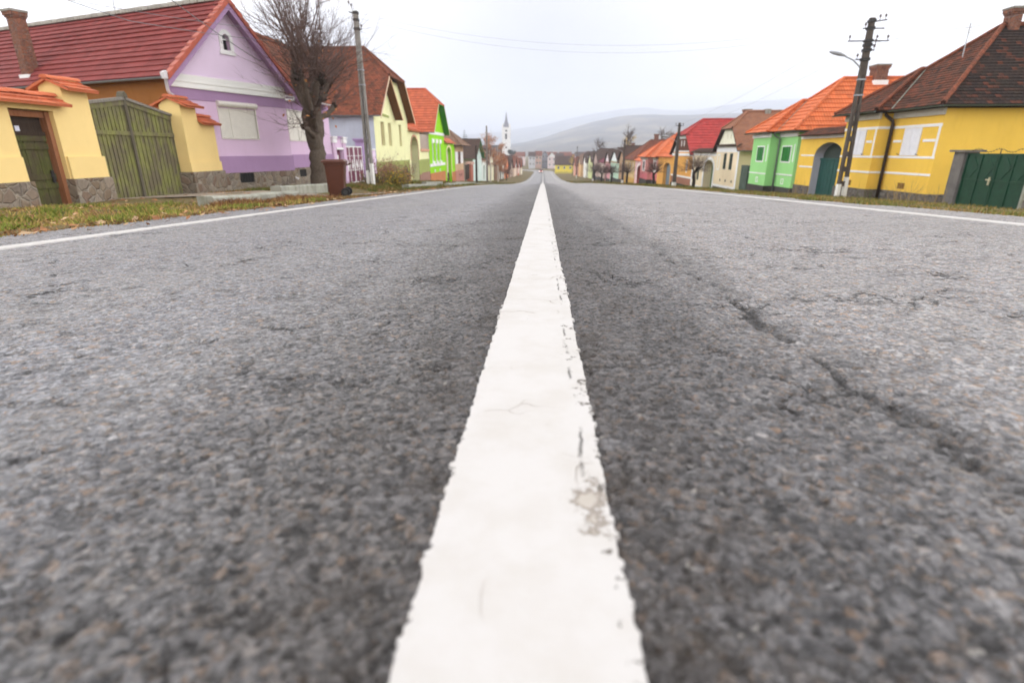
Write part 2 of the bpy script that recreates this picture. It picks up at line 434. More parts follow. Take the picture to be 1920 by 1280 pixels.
# ------------------------------------------------------------------ ground materials
def mat_asphalt():
    t = NT('asphalt', 0.5, 0.34); v = t.coord()
    s = t.add('ShaderNodeSeparateXYZ'); t.link(v, s.inputs[0]); X = s.outputs[0]
    wn = t.add('ShaderNodeTexNoise'); wn.inputs['Scale'].default_value = 48; wn.inputs['Detail'].default_value = 3; t.link(v, wn.inputs['Vector'])
    wv = t.add('ShaderNodeVectorMath', operation='MULTIPLY_ADD'); t.link(wn.outputs['Color'], wv.inputs[0]); wv.inputs[1].default_value = (.020, .020, .0); t.link(v, wv.inputs[2])
    def vor(scale, feat='F1'):
        x = t.add('ShaderNodeTexVoronoi', feature=feat); x.inputs['Scale'].default_value = scale; x.inputs['Randomness'].default_value = 1.0
        t.link(wv.outputs[0], x.inputs['Vector']); return x
    vo = vor(74); v2 = vor(160); ve = vor(74, 'DISTANCE_TO_EDGE'); vf = vor(150, 'DISTANCE_TO_EDGE')
    fine = t.noise(v, 190, 5, 0.75); mid = t.noise(v, 22, 5, 0.65); big = t.noise(v, 1.1, 5, 0.6); wide = t.noise(t.coord(scale=(1, .12, 1)), 1.4, 4, 0.6)
    pit = t.ramp(t.noise(v, 9, 6, 0.72), [(0.55, 0), (0.68, 1)])
    cs = t.add('ShaderNodeSeparateColor'); t.link(vo.outputs['Color'], cs.inputs[0])
    c2 = t.add('ShaderNodeSeparateColor'); t.link(v2.outputs['Color'], c2.inputs[0])
    stops = [(0.0, (0.075, 0.076, 0.085)), (0.35, (0.15, 0.15, 0.16)), (0.70, (0.26, 0.258, 0.265)), (0.82, (0.17, 0.14, 0.115)), (0.93, (0.24, 0.155, 0.10)), (1.0, (0.36, 0.35, 0.345))]
    stone = t.mix(t.ramp(t.noise(v, 35, 3, .5), [(.42, 0), (.58, 1)]), t.ramp(cs.outputs[0], stops), t.ramp(c2.outputs[0], stops))
    stone = t.mix(t.math('MULTIPLY', fine, 0.3), stone, (0.09, 0.088, 0.09))
    # polished wheel tracks on both sides, dirtier strip beside the centre line
    wob = t.math('MULTIPLY', t.math('SUBTRACT', t.noise(t.coord(scale=(1, .35, 1)), 3.0, 7, 0.7), 0.5), 0.75)
    Xw = t.math('ADD', X, wob)
    ax = t.math('ABSOLUTE', t.math('SUBTRACT', Xw, 0.02))
    strip = t.math('SUBTRACT', 1.0, t.ramp(t.math('MULTIPLY', ax, 0.5), [(0.14, 0), (0.46, 1)]))
    lightc = t.mix(1.0, stone, t.mix(t.math('GREATER_THAN', X, 0.0), (1.75, 1.79, 1.87), (2.15, 2.13, 2.11)), 'MULTIPLY')
    c = t.mix(strip, lightc, t.mix(1.0, t.mix(0.25, stone, (0.07, 0.06, 0.052)), (1.06, 1.045, 1.05), 'MULTIPLY'))
    c = t.mix(t.math('MULTIPLY', t.ramp(big, [(0.4, 0), (0.7, 1)]), 0.18), c, (0.09, 0.085, 0.082))
    c = t.mix(t.math('MULTIPLY', t.ramp(wide, [(0.45, 0), (0.65, 1)]), 0.28), c, (0.33, 0.315, 0.295))
    # dark bitumen between the stones, and shade painted into the hollows
    eg = t.math('ADD', ve.outputs['Distance'], t.math('MULTIPLY', t.math('SUBTRACT', t.noise(v, 60, 4, .65), 0.5), 0.16))
    gap = t.ramp(eg, [(0.03, 1), (0.13, 0)])
    gap = t.math('MULTIPLY', gap, t.ramp(t.noise(v, 17, 4, .65), [(.42, .0), (.62, .8)]))
    n1 = t.noise(v, 62, 3, .55, .6); n2 = t.noise(v, 118, 3, .6, .4)
    lump = t.math('MULTIPLY', t.ramp(n1, [(.36, 0), (.56, 1)]), t.ramp(n2, [(.28, .35), (.5, 1)]))
    low = t.math('SUBTRACT', 1.0, lump)
    c = t.mix(t.math('MULTIPLY', low, t.math('ADD', 0.52, t.math('MULTIPLY', strip, 0.40))), c, (0.021, 0.0205, 0.021))
    c = t.mix(t.math('MULTIPLY', gap, 0.8), c, (0.018, 0.017, 0.017))
    c = t.mix(t.math('MULTIPLY', pit, 0.7), c, (0.035, 0.032, 0.031))
    # ragged longitudinal seam beside the centre line and rusty dust along the paint
    sw = t.math('MULTIPLY', t.math('SUBTRACT', t.noise(t.coord(scale=(1, .6, 1)), 5.5, 8, 0.75), 0.5), 0.26)
    sd = t.math('ABSOLUTE', t.math('SUBTRACT', t.math('ADD', X, sw), 0.63))
    seam = t.math('MULTIPLY', t.ramp(sd, [(0.002, 1), (0.024, 0)]), t.ramp(t.noise(t.coord(scale=(1, .6, 1)), 5, 6, 0.75), [(0.475, 0), (0.56, 1)]))
    seam = t.math('MULTIPLY', seam, t.ramp(t.math('MULTIPLY', s.outputs[1], 0.1), [(0.25, 1), (0.7, 0)]))
    halo = t.math('MULTIPLY', t.ramp(sd, [(0.02, 1), (0.13, 0)]), t.ramp(t.noise(v, 14, 5, 0.7), [(0.38, 0), (0.62, 1)]))
    c = t.mix(t.math('MULTIPLY', halo, 0.45), c, (0.045, 0.042, 0.04))
    c = t.mix(t.math('MULTIPLY', seam, 0.9), c, (0.014, 0.013, 0.013))
    # short cracks
    vc = t.add('ShaderNodeTexVoronoi', feature='DISTANCE_TO_EDGE'); vc.inputs['Scale'].default_value = 3.2
    wc = t.add('ShaderNodeTexNoise'); wc.inputs['Scale'].default_value = 7; wc.inputs['Detail'].default_value = 5; t.link(v, wc.inputs['Vector'])
    wcv = t.add('ShaderNodeVectorMath', operation='MULTIPLY_ADD'); t.link(wc.outputs['Color'], wcv.inputs[0]); wcv.inputs[1].default_value = (.35, .35, .35); t.link(v, wcv.inputs[2]); t.link(wcv.outputs[0], vc.inputs['Vector'])
    crack = t.math('MULTIPLY', t.ramp(vc.outputs['Distance'], [(0.008, 1), (0.035, 0)]), t.ramp(t.noise(v, 2.6, 4, 0.6), [(0.50, 0), (0.58, 1)]))
    c = t.mix(t.math('MULTIPLY', crack, 0.8), c, (0.022, 0.02, 0.02))
    dust = t.math('MULTIPLY', t.ramp(ax, [(0.10, 1), (0.30, 0)]), t.ramp(t.noise(v, 9, 5, 0.7), [(0.35, 0), (0.65, 1)]))
    c = t.mix(t.math('MULTIPLY', dust, 0.55), c, (0.058, 0.044, 0.034))
    spk = t.math('GREATER_THAN', c2.outputs[1], 0.998)
    c = t.mix(t.math('MULTIPLY', spk, 0.6), c, (0.36, 0.34, 0.31))
    t.color(c)
    dome = t.math('POWER', t.math('MINIMUM', t.math('MULTIPLY', t.math('MAXIMUM', eg, 0.0), 4.5), 1.0), 0.6)
    df = t.math('MINIMUM', t.math('MULTIPLY', vf.outputs['Distance'], 5.0), 1.0)
    hv = t.math('MULTIPLY', t.math('ADD', cs.outputs[1], 0.35), 0.75)
    h = t.math('ADD', t.math('MULTIPLY', t.math('MULTIPLY', dome, hv), 0.0034), t.math('ADD', t.math('MULTIPLY', df, 0.0012), t.math('MULTIPLY', fine, 0.0022)))
    h = t.math('ADD', h, t.math('ADD', t.math('MULTIPLY', mid, 0.004), t.math('MULTIPLY', lump, t.math('ADD', 0.0030, t.math('MULTIPLY', strip, 0.0022)))))
    h = t.math('SUBTRACT', h, t.math('MULTIPLY', t.math('ADD', seam, t.math('MULTIPLY', crack, .7)), 0.012))
    h = t.math('SUBTRACT', h, t.math('MULTIPLY', pit, 0.005))
    d = t.add('ShaderNodeDisplacement'); d.inputs['Midlevel'].default_value = 0.0088; d.inputs['Scale'].default_value = 1.0
    t.link(h, d.inputs['Height']); t.link(d.outputs[0], t.out.inputs['Displacement'])
    t.m.displacement_method = 'BOTH'
    return t.m

def mat_line(center):
    t = NT('road_paint_centre' if center else 'road_paint_edge', 0.7, 0.3); v = t.coord()
    s = t.add('ShaderNodeSeparateXYZ'); t.link(v, s.inputs[0]); X = s.outputs[0]
    n = t.noise(v, 9, 6, 0.65); f = t.noise(v, 80, 5, 0.7)
    c = t.mix(t.math('MULTIPLY', t.ramp(n, [(0.42, 0), (0.72, 1)]), 0.45), (0.53, 0.515, 0.505), (0.42, 0.385, 0.34))
    c = t.mix(t.math('MULTIPLY', f, 0.12), c, (0.5, 0.46, 0.4))
    h = t.math('MULTIPLY', f, 0.4)
    if center:
        w = t.math('MULTIPLY', t.math('SUBTRACT', t.noise(t.coord(scale=(1, .6, 1)), 14, 5, 0.7), 0.5), 0.030)
        d = t.math('ABSOLUTE', t.math('SUBTRACT', t.math('ADD', X, w), 0.079))
        crk = t.math('MULTIPLY', t.ramp(d, [(0.0012, 1), (0.004, 0)]), t.ramp(t.noise(v, 8, 3, .6), [(0.52, 0), (0.60, 1)]))
        # transverse hairlines
        vo = t.add('ShaderNodeTexVoronoi', feature='DISTANCE_TO_EDGE'); vo.inputs['Scale'].default_value = 5.5
        wv = t.add('ShaderNodeTexNoise'); wv.inputs['Scale'].default_value = 9; t.link(v, wv.inputs['Vector'])
        va = t.add('ShaderNodeVectorMath', operation='MULTIPLY_ADD'); t.link(wv.outputs['Color'], va.inputs[0]); va.inputs[1].default_value = (.12, .12, .12); t.link(v, va.inputs[2])
        t.link(va.outputs[0], vo.inputs['Vector'])
        hair = t.math('MULTIPLY', t.ramp(vo.outputs['Distance'], [(0.003, 1), (0.011, 0)]), t.ramp(t.noise(v, 4.5, 3, .6), [(0.54, 0), (0.66, 1)]))
        # chips near the right edge
        edge = t.ramp(t.math('MULTIPLY', t.math('ADD', X, 0.12), 4.0), [(0.70, 0), (0.86, 1)])
        chip = t.math('GREATER_THAN', t.math('ADD', t.noise(v, 24, 5, 0.7), t.math('MULTIPLY', edge, 0.12)), 0.715)
        # worn patch at the right edge
        dx = t.math('SUBTRACT', X, 0.078); dy = t.math('MULTIPLY', t.math('SUBTRACT', s.outputs[1], 0.555), 0.42)
        dd = t.math('SQRT', t.math('ADD', t.math('MULTIPLY', dx, dx), t.math('MULTIPLY', dy, dy)))
        dn = t.math('ADD', dd, t.math('MULTIPLY', t.math('SUBTRACT', t.noise(v, 19, 6, .75), .5), .15))
        worn = t.ramp(dn, [(0.014, 1), (0.021, 0)]); rim = t.math('MULTIPLY', worn, t.ramp(dn, [(0.004, 0), (0.013, 1)]))
        c = t.mix(t.math('MULTIPLY', worn, 0.6), c, (0.36, 0.31, 0.25)); c = t.mix(t.math('MULTIPLY', rim, 0.7), c, (0.10, 0.07, 0.05))
        c = t.mix(t.math('MULTIPLY', hair, 0.75), c, (0.20, 0.16, 0.13))
        c = t.mix(t.math('MULTIPLY', crk, 0.9), c, (0.05, 0.045, 0.04))
        c = t.mix(t.math('MULTIPLY', chip, 0.9), c, (0.10, 0.085, 0.07))
        h = t.math('SUBTRACT', h, t.math('ADD', t.math('MULTIPLY', crk, 2.0), t.math('ADD', chip, hair)))
    t.color(c); t.bump(h, 0.5, 0.004)
    return t.m

def mat_ground():
    t = NT('verge_soil', 0.95, 0.1); v = t.coord()
    n = t.noise(v, 0.9, 6, 0.65); f = t.noise(v, 18, 6, 0.7)
    c = t.ramp(n, [(0.3, (0.13, 0.085, 0.045)), (0.5, (0.15, 0.12, 0.05)), (0.7, (0.10, 0.12, 0.035))])
    c = t.mix(t.math('MULTIPLY', f, 0.6), c, (0.19, 0.14, 0.075))
    t.color(c); t.bump(f, 0.8, 0.05)
    return t.m

def mat_attr(key, rough=0.8, transl=0.0):
    if key in MATS: return MATS[key]
    t = NT(key, rough, 0.2)
    a = t.add('ShaderNodeAttribute', attribute_name='Col')
    t.link(a.outputs['Color'], t.b.inputs['Base Color'])
    MATS[key] = t.m; return t.m

M_ASPH = mat_asphalt()

# ------------------------------------------------------------------ ground, road, markings
def build_ground():
    xs = sorted(set([-4000, -2500, -1500, -900, -500, -300, -180, -110, -70, -48, -36, -28, -22, -18, -15, -13, -12, -11, -10.5, -10, -9.4, -8.8, -8.3, -7.6, -6.9, -6.2, -5.6, -5, -4.6, -4.3, -3.6, 0, 3.6, 4.4, 5, 5.6, 6.4, 7.5, 9, 10.5, 12, 13, 14, 15.5, 17, 20, 25, 32, 42, 60, 90, 140, 220, 350, 600, 1000, 1700, 2800, 4500]))
    ys = list(np.arange(-30, 60, 1.0)) + list(np.arange(60, 340, 4.0)) + list(np.arange(340, 800, 30)) + [900, 1100, 1400, 1800, 2400, 3200, 4500, 6500]
    rs = np.random.RandomState(3)
    def zf(X, Y):
        d = X - xc(Y)
        z = z0(Y) + lat(X, Y)
        inroad = (d > -4.25) & (d < 5.05)
        z = np.where(inroad, z - 0.10, z)
        nz = rs.uniform(-.035, .035, X.shape) * ((d < -4.4) | (d > 5.2))
        return z + nz * (np.abs(d) < 60)
    grid_mesh('ground', xs, ys, zf, mat_ground(), 'structure', xoff=lambda Y: xc(Y) * (Y < 400) + (Y >= 400) * 0)

def road_z(X, Y):
    d = X - xc(Y)
    return z0(Y) + lat(X, Y) + 0.012

def build_road():
    xp = graded(0, 5.0, 0.005, 0.006); xn = [-a for a in graded(0, 4.25, 0.005, 0.006)]
    xs = sorted(set(xn + xp))
    ys = [-14, -10, -6, -3, -2, -1, -.5, 0.1] + graded(0.14, 8.0, 0.0045, 0.0062)
    ys = [y for i, y in enumerate(ys) if i == 0 or y > ys[i - 1]]
    grid_mesh('road', xs, ys, road_z, M_ASPH, 'structure')
    # the rest of the road, coarser, with the same surface and ragged edges
    xs2 = [-4.25, -4.0, -3.4, -2.5, -1.5, -.7, -.3, 0, .3, .7, 1.5, 2.5, 3.4, 4.2, 5.0]
    ys2 = graded(8.0, 60, 0.25, 0.01) + graded(61, 338, 1.2, 0.01)
    rs = np.random.RandomState(5)
    def zf(X, Y): return road_z(X, Y)
    o = grid_mesh('road', xs2, ys2, zf, M_ASPH, 'structure', xoff=xc)
    me = o.data; n = len(me.vertices); co = np.empty(n * 3, np.float32); me.vertices.foreach_get('co', co); co = co.reshape(-1, 3)
    k = len(xs2)
    co[0::k, 0] += rs.uniform(-.12, .12, len(co[0::k])); co[k - 1::k, 0] += rs.uniform(-.15, .15, len(co[k - 1::k]))
    co[0::k, 2] -= .02; co[k - 1::k, 2] -= .02
    me.vertices.foreach_set('co', co.ravel())

def strip(name, x0, x1, ys, mat, lift, jag, cols=8, seed=1, taper=.004):
    """painted line: ragged edges, slightly raised, skirts down to the road"""
    rs = np.random.RandomState(seed)
    ys = np.array(ys); n = len(ys)
    def jn():
        a = rs.normal(0, 1, n); a = np.clip(a * .35 + a ** 3 * .22, -2.6, 2.6); b = np.convolve(rs.normal(0, 1, n + 24), np.ones(25) / 5, 'valid')
        return (a * .75 + b * .30) * jag
    L = x0 + jn(); Rr = x1 + jn()
    ts = np.linspace(0, 1, cols)
    V = []
    for j, y in enumerate(ys):
        xx = L[j] + (Rr[j] - L[j]) * ts + float(xc(y))
        zz = z0(y) + lat(xx, np.full(cols, y)) + 0.012 + lift + y * 0.00008
        V.append(np.stack([np.r_[xx[0] - .002, xx, xx[-1] + .002], np.full(cols + 2, y), np.r_[zz[0] - .010, zz, zz[-1] - .010]], -1))
    V = np.concatenate(V); c = cols + 2
    i = np.arange(n * c).reshape(n, c)
    f = np.stack([i[:-1, :-1], i[:-1, 1:], i[1:, 1:], i[1:, :-1]], -1).reshape(-1, 4)
    me = bpy.data.meshes.new(name); me.from_pydata(V.tolist(), [], f.tolist()); me.materials.append(mat); me.update()
    o = bpy.data.objects.new(name, me); COL.objects.link(o); o['kind'] = 'structure'
    return o

def build_lines():
    ys = [-8, -4, -2, -1, -.5, 0] + graded(0.1, 45, 0.004, 0.0045) + graded(46, 315, 1.0, 0.01)
    strip('center_line', -.100, .104, ys, mat_line(True), 0.0055, 0.0032, 10, 11)
    M = mat_line(False)
    ye = [-12, -8, -5, -3, -2, -1, 0, .5] + graded(1.0, 45, 0.02, 0.008) + graded(46, 315, 1.0, 0.01)
    strip('edge_line', -3.48, -3.34, ye, M, 0.006, 0.008, 4, 12)
    strip('edge_line', 3.53, 3.68, ye, M, 0.006, 0.006, 4, 13)

build_ground(); build_road(); build_lines()

# ------------------------------------------------------------------ building kit
def gable_pts(w, ze, zr, zc, ov):
    mid = w / 2; m = (zr - ze) / (mid + ov); sl = mid - (zr - zc) / m
    return mid, m, sl

def body(root, F, w, D, zb, ze, zr, zc, ov, mat, holes=(), depth=.15, name='wall', side=None, extra=None, rmat=None):
    """house walls: street facade with openings, two side walls, back wall"""
    mid, m, sl = gable_pts(w, ze, zr, zc, ov)
    drop = .09
    z_at = lambda s: ze + m * (s + ov) - drop
    o = [(0, zb), (w, zb), (w, z_at(0))]
    if zc > ze + .05:
        if zc < zr - .05:
            zt = zc - .04; ss = (zt + drop - ze) / m - ov
            o += [(w - ss, zt), (ss, zt)]
        else:
            o += [(mid, z_at(mid))]
    o += [(0, z_at(0))]
    mb = MB()
    facade(mb, F, o, [list(h) for h in holes], 0, depth, 0, 2 if rmat else 0)
    flat, tri = tess([o])
    for a in tri: mb.face([F.P(flat[i][0], D, flat[i][1]) for i in a], 0)
    zz = z_at(0)
    mb.face([F.P(0, 0, zb), F.P(0, D, zb), F.P(0, D, zz), F.P(0, 0, zz)], 1 if side else 0)
    mb.face([F.P(w, 0, zb), F.P(w, D, zb), F.P(w, D, zz), F.P(w, 0, zz)], 1 if side else 0)
    # floor of darkness behind the openings
    return mb.build(name, [mat, side or mat, rmat or mat], root)

def ridge_tube(mb, a, b, r=.09, mat=2, n=6):
    a = Vector(a); b = Vector(b)
    L = (b - a).length; k = max(1, int(L / .4)); pts = []; rad = []
    for i in range(k + 1):
        p = a.lerp(b, i / k)
        pts += [p]; rad += [r * (1.0 if i % 2 else 1.12)]
    tube(mb, pts, rad, n, mat)

def roof(root, F, w, D, ze, zr, zc, ov, ot, mats, row=.34, lip=.035, th=None, capmat=None, verge=None, name='roof', soffit=True, lowpoly=False):
    mid, m, sl = gable_pts(w, ze, zr, zc, ov)
    hip = zc < zr - .05
    if th is None: th = (zr - zc) / 1.05 if hip else 0
    mb = MB()
    t1 = -ot + (th if hip else 0)
    A = [F.P(-ov, D, ze), F.P(-ov, -ot, ze), F.P(sl, -ot, zc), F.P(mid, t1, zr), F.P(mid, D, zr)]
    B = [F.P(w + ov, -ot, ze), F.P(w + ov, D, ze), F.P(mid, D, zr), F.P(mid, t1, zr), F.P(w - sl, -ot, zc)]
    if zc <= ze + .02:
        A = [A[0], A[1], A[3], A[4]]; B = [B[0], B[1], B[2], B[3]]
    elif not hip:
        A = [A[0], A[1], A[3], A[4]]; B = [B[0], B[1], B[2], B[3]]
    roofplane(mb, A, row, lip, .07, 0, 1); roofplane(mb, B, row, lip, .07, 0, 1)
    if hip:
        roofplane(mb, [F.P(sl, -ot, zc), F.P(w - sl, -ot, zc), F.P(mid, t1, zr)], row, lip, .07, 0, 1)
        ridge_tube(mb, F.P(sl, -ot, zc + .05), F.P(mid, t1, zr + .05), .07)
        ridge_tube(mb, F.P(w - sl, -ot, zc + .05), F.P(mid, t1, zr + .05), .07)
    ridge_tube(mb, F.P(mid, t1, zr + .05), F.P(mid, D, zr + .05), .08)
    r = mb.build(name, [mats[0], mats[1], capmat or mats[0]], root)
    return r

def verge_board(root, F, w, ze, zr, zc, ov, ot, mat, th=.04, h=.2, name='verge_board', sides=(0, 1), dz=0.0):
    mid, m, sl = gable_pts(w, ze, zr, zc, ov)
    top = (mid, zr) if zc > zr - .05 else (sl, zc)
    for k in sides:
        mb = MB()
        a = (-ov, ze); b = top
        if k: a = (w - a[0], a[1]); b = (w - b[0], b[1])
        pts = [(a[0], a[1] - h + dz), (b[0], b[1] - h + dz), (b[0], b[1] - .02 + dz), (a[0], a[1] - .02 + dz)]
        prism(mb, F, pts, -ot - th, -ot - .002)
        mb.build(name, mat, root)

def gutter(root, F, s, t0, t1, z, mat, r=.055):
    mb = MB()
    n = 7
    prof = [(s + r * math.cos(math.pi + math.pi * i / n), z + r * math.sin(math.pi + math.pi * i / n)) for i in range(n + 1)]
    prof2 = [(s + (r - .012) * math.cos(math.pi + math.pi * i / n), z + (r - .012) * math.sin(math.pi + math.pi * i / n)) for i in range(n, -1, -1)]
    prism(mb, F, prof + prof2, t0, t1)
    return mb.build('gutter', mat, root)

def gutter_front(root, F, s0, s1, t, z, mat, r=.055):
    G2 = Fr(F.o[0], F.o[1], F.t, F.s)          # swap axes
    mb = MB(); n = 7
    prof = [(t + r * math.cos(math.pi + math.pi * i / n), z + r * math.sin(math.pi + math.pi * i / n)) for i in range(n + 1)]
    prof2 = [(t + (r - .012) * math.cos(math.pi + math.pi * i / n), z + (r - .012) * math.sin(math.pi + math.pi * i / n)) for i in range(n, -1, -1)]
    prism(mb, G2, prof + prof2, s0, s1)
    return mb.build('gutter', mat, root)

def pipe(root, pts, r, mat, name='downpipe', n=8):
    mb = MB(); tube(mb, pts, r, n); return mb.build(name, mat, root, smooth=True)

def bx(root, name, F, s0, s1, t0, t1, z0_, z1_, mat):
    mb = MB(); box(mb, F, s0, s1, t0, t1, z0_, z1_); return mb.build(name, mat, root)

def window(root, F, s0, s1, z0_, z1_, t=.1, fmat=None, pmat=None, bar=.045, mull=1, trans=0, name='window'):
    mb = MB()
    for a in ((s0, s0 + bar, z0_, z1_), (s1 - bar, s1, z0_, z1_), (s0 + bar, s1 - bar, z0_, z0_ + bar), (s0 + bar, s1 - bar, z1_ - bar, z1_)):
        box(mb, F, a[0], a[1], t, t + .05, a[2], a[3])
    for i in range(mull):
        c = s0 + (s1 - s0) * (i + 1) / (mull + 1)
        box(mb, F, c - bar * .4, c + bar * .4, t + .003, t + .047, z0_ + bar, z1_ - bar)
    for i in range(trans):
        c = z0_ + (z1_ - z0_) * (i + 1) / (trans + 1)
        box(mb, F, s0 + bar, s1 - bar, t + .006, t + .044, c - bar * .3, c + bar * .3)
    w = mb.build(name, fmat or M_WHITE, root)
    p = MB(); p.face([F.P(s0 + bar * .5, t + .03, z0_ + bar * .5), F.P(s1 - bar * .5, t + .03, z0_ + bar * .5), F.P(s1 - bar * .5, t + .03, z1_ - bar * .5), F.P(s0 + bar * .5, t + .03, z1_ - bar * .5)])
    p.build('pane', pmat or M_GLASS, w)
    return w

def shutters(root, F, s0, s1, z0_, z1_, mat, n=2, t=-.035, slats=True):
    wd = (s1 - s0) / n
    for i in range(n):
        a, b = s0 + i * wd + .008, s0 + (i + 1) * wd - .008
        mb = MB()
        box(mb, F, a, b, t + .012, .0, z0_, z1_)
        # raised stiles and rails
        for q in ((a, a + .05, z0_, z1_), (b - .05, b, z0_, z1_), (a + .05, b - .05, z0_, z0_ + .05), (a + .05, b - .05, z1_ - .05, z1_), (a + .05, b - .05, (z0_ + z1_) / 2 - .02, (z0_ + z1_) / 2 + .02)):
            box(mb, F, q[0], q[1], t, t + .0125, q[2], q[3])
        mb.build('shutter', mat, root)

def ring(root, name, F, s0, s1, z0_, z1_, wd, t0, t1, mat, sill=0):
    mb = MB()
    box(mb, F, s0 - wd, s0, t0, t1, z0_ - wd, z1_ + wd); box(mb, F, s1, s1 + wd, t0, t1, z0_ - wd, z1_ + wd)
    box(mb, F, s0, s1, t0, t1, z1_, z1_ + wd); box(mb, F, s0, s1, t0, t1, z0_ - wd, z0_)
    if sill: box(mb, F, s0 - wd - .03, s1 + wd + .03, t0 - .04, t1, z0_ - wd - .06, z0_ - wd - .002)
    return mb.build(name, mat, root)

def chimney(rt, F, s0, s1, t0, t1, zb, zt, mat=None, cap=True, skirt=True):
    mb = MB()
    zb_ = zb; box(mb, F, s0, s1, t0, t1, zb_, zt)
    if cap:
        box(mb, F, s0 - .06, s1 + .06, t0 - .06, t1 + .06, zt - .16, zt - .05)
        box(mb, F, s0 - .03, s1 + .03, t0 - .03, t1 + .03, zt - .22, zt - .163)
    c = mb.build('chimney', mat or M_BRICK, rt)
    if cap: bx(c, 'chimney_cap', F, s0 - .08, s1 + .08, t0 - .08, t1 + .08, zt - .047, zt + .02, M_CONC)
    return c

def antenna(rt, F, s, t, z, h, n=5):
    mb = MB(); p = F.P(s, t, z)
    tube(mb, [p, (p[0], p[1], z + h)], .018, 5)
    for i in range(n):
        zz = z + h * (.72 + .06 * i); L = .38 - .04 * i
        tube(mb, [(p[0] - L * .8, p[1] - L * .5, zz), (p[0] + L * .8, p[1] + L * .5, zz)], .009, 4)
    tube(mb, [(p[0] - .3, p[1] + .42, z + h * .86), (p[0] + .3, p[1] - .42, z + h * .86)], .012, 4)
    return mb.build('antenna', M_STEEL, rt)

def coping(root, F, s0, s1, tf, tb, ze, zr, name='coping'):
    """two rows of roof tiles along the top of a wall"""
    mb = MB(); tm = (tf + tb) / 2
    roofplane(mb, [F.P(s0, tf, ze), F.P(s1, tf, ze), F.P(s1, tm, zr), F.P(s0, tm, zr)], .20, .028, .035, 0, 0)
    roofplane(mb, [F.P(s0, tb, ze), F.P(s1, tb, ze), F.P(s1, tm, zr), F.P(s0, tm, zr)], .20, .028, .035, 0, 0)
    k = max(1, round((s1 - s0) / .36)); d = (s1 - s0) / k
    for i in range(k):
        a, b = s0 + i * d, s0 + (i + 1) * d
        prof = [(tm + .10 * math.cos(math.pi * q / 6), zr + .0 + .075 * math.sin(math.pi * q / 6)) for q in range(7)]
        G2 = Fr(F.o[0], F.o[1], F.t, F.s)
        prism(mb, G2, [(x, z + (.012 if i % 2 else 0)) for x, z in prof], a - .02, b + .02)
    return mb.build(name, M_TILEORANGE, root)

# ------------------------------------------------------------------ LEFT SIDE
Y_PLAST = plaster((0.80, 0.545, 0.235), 'yellow_wall_plaster', var=.05, dirtamt=.12)

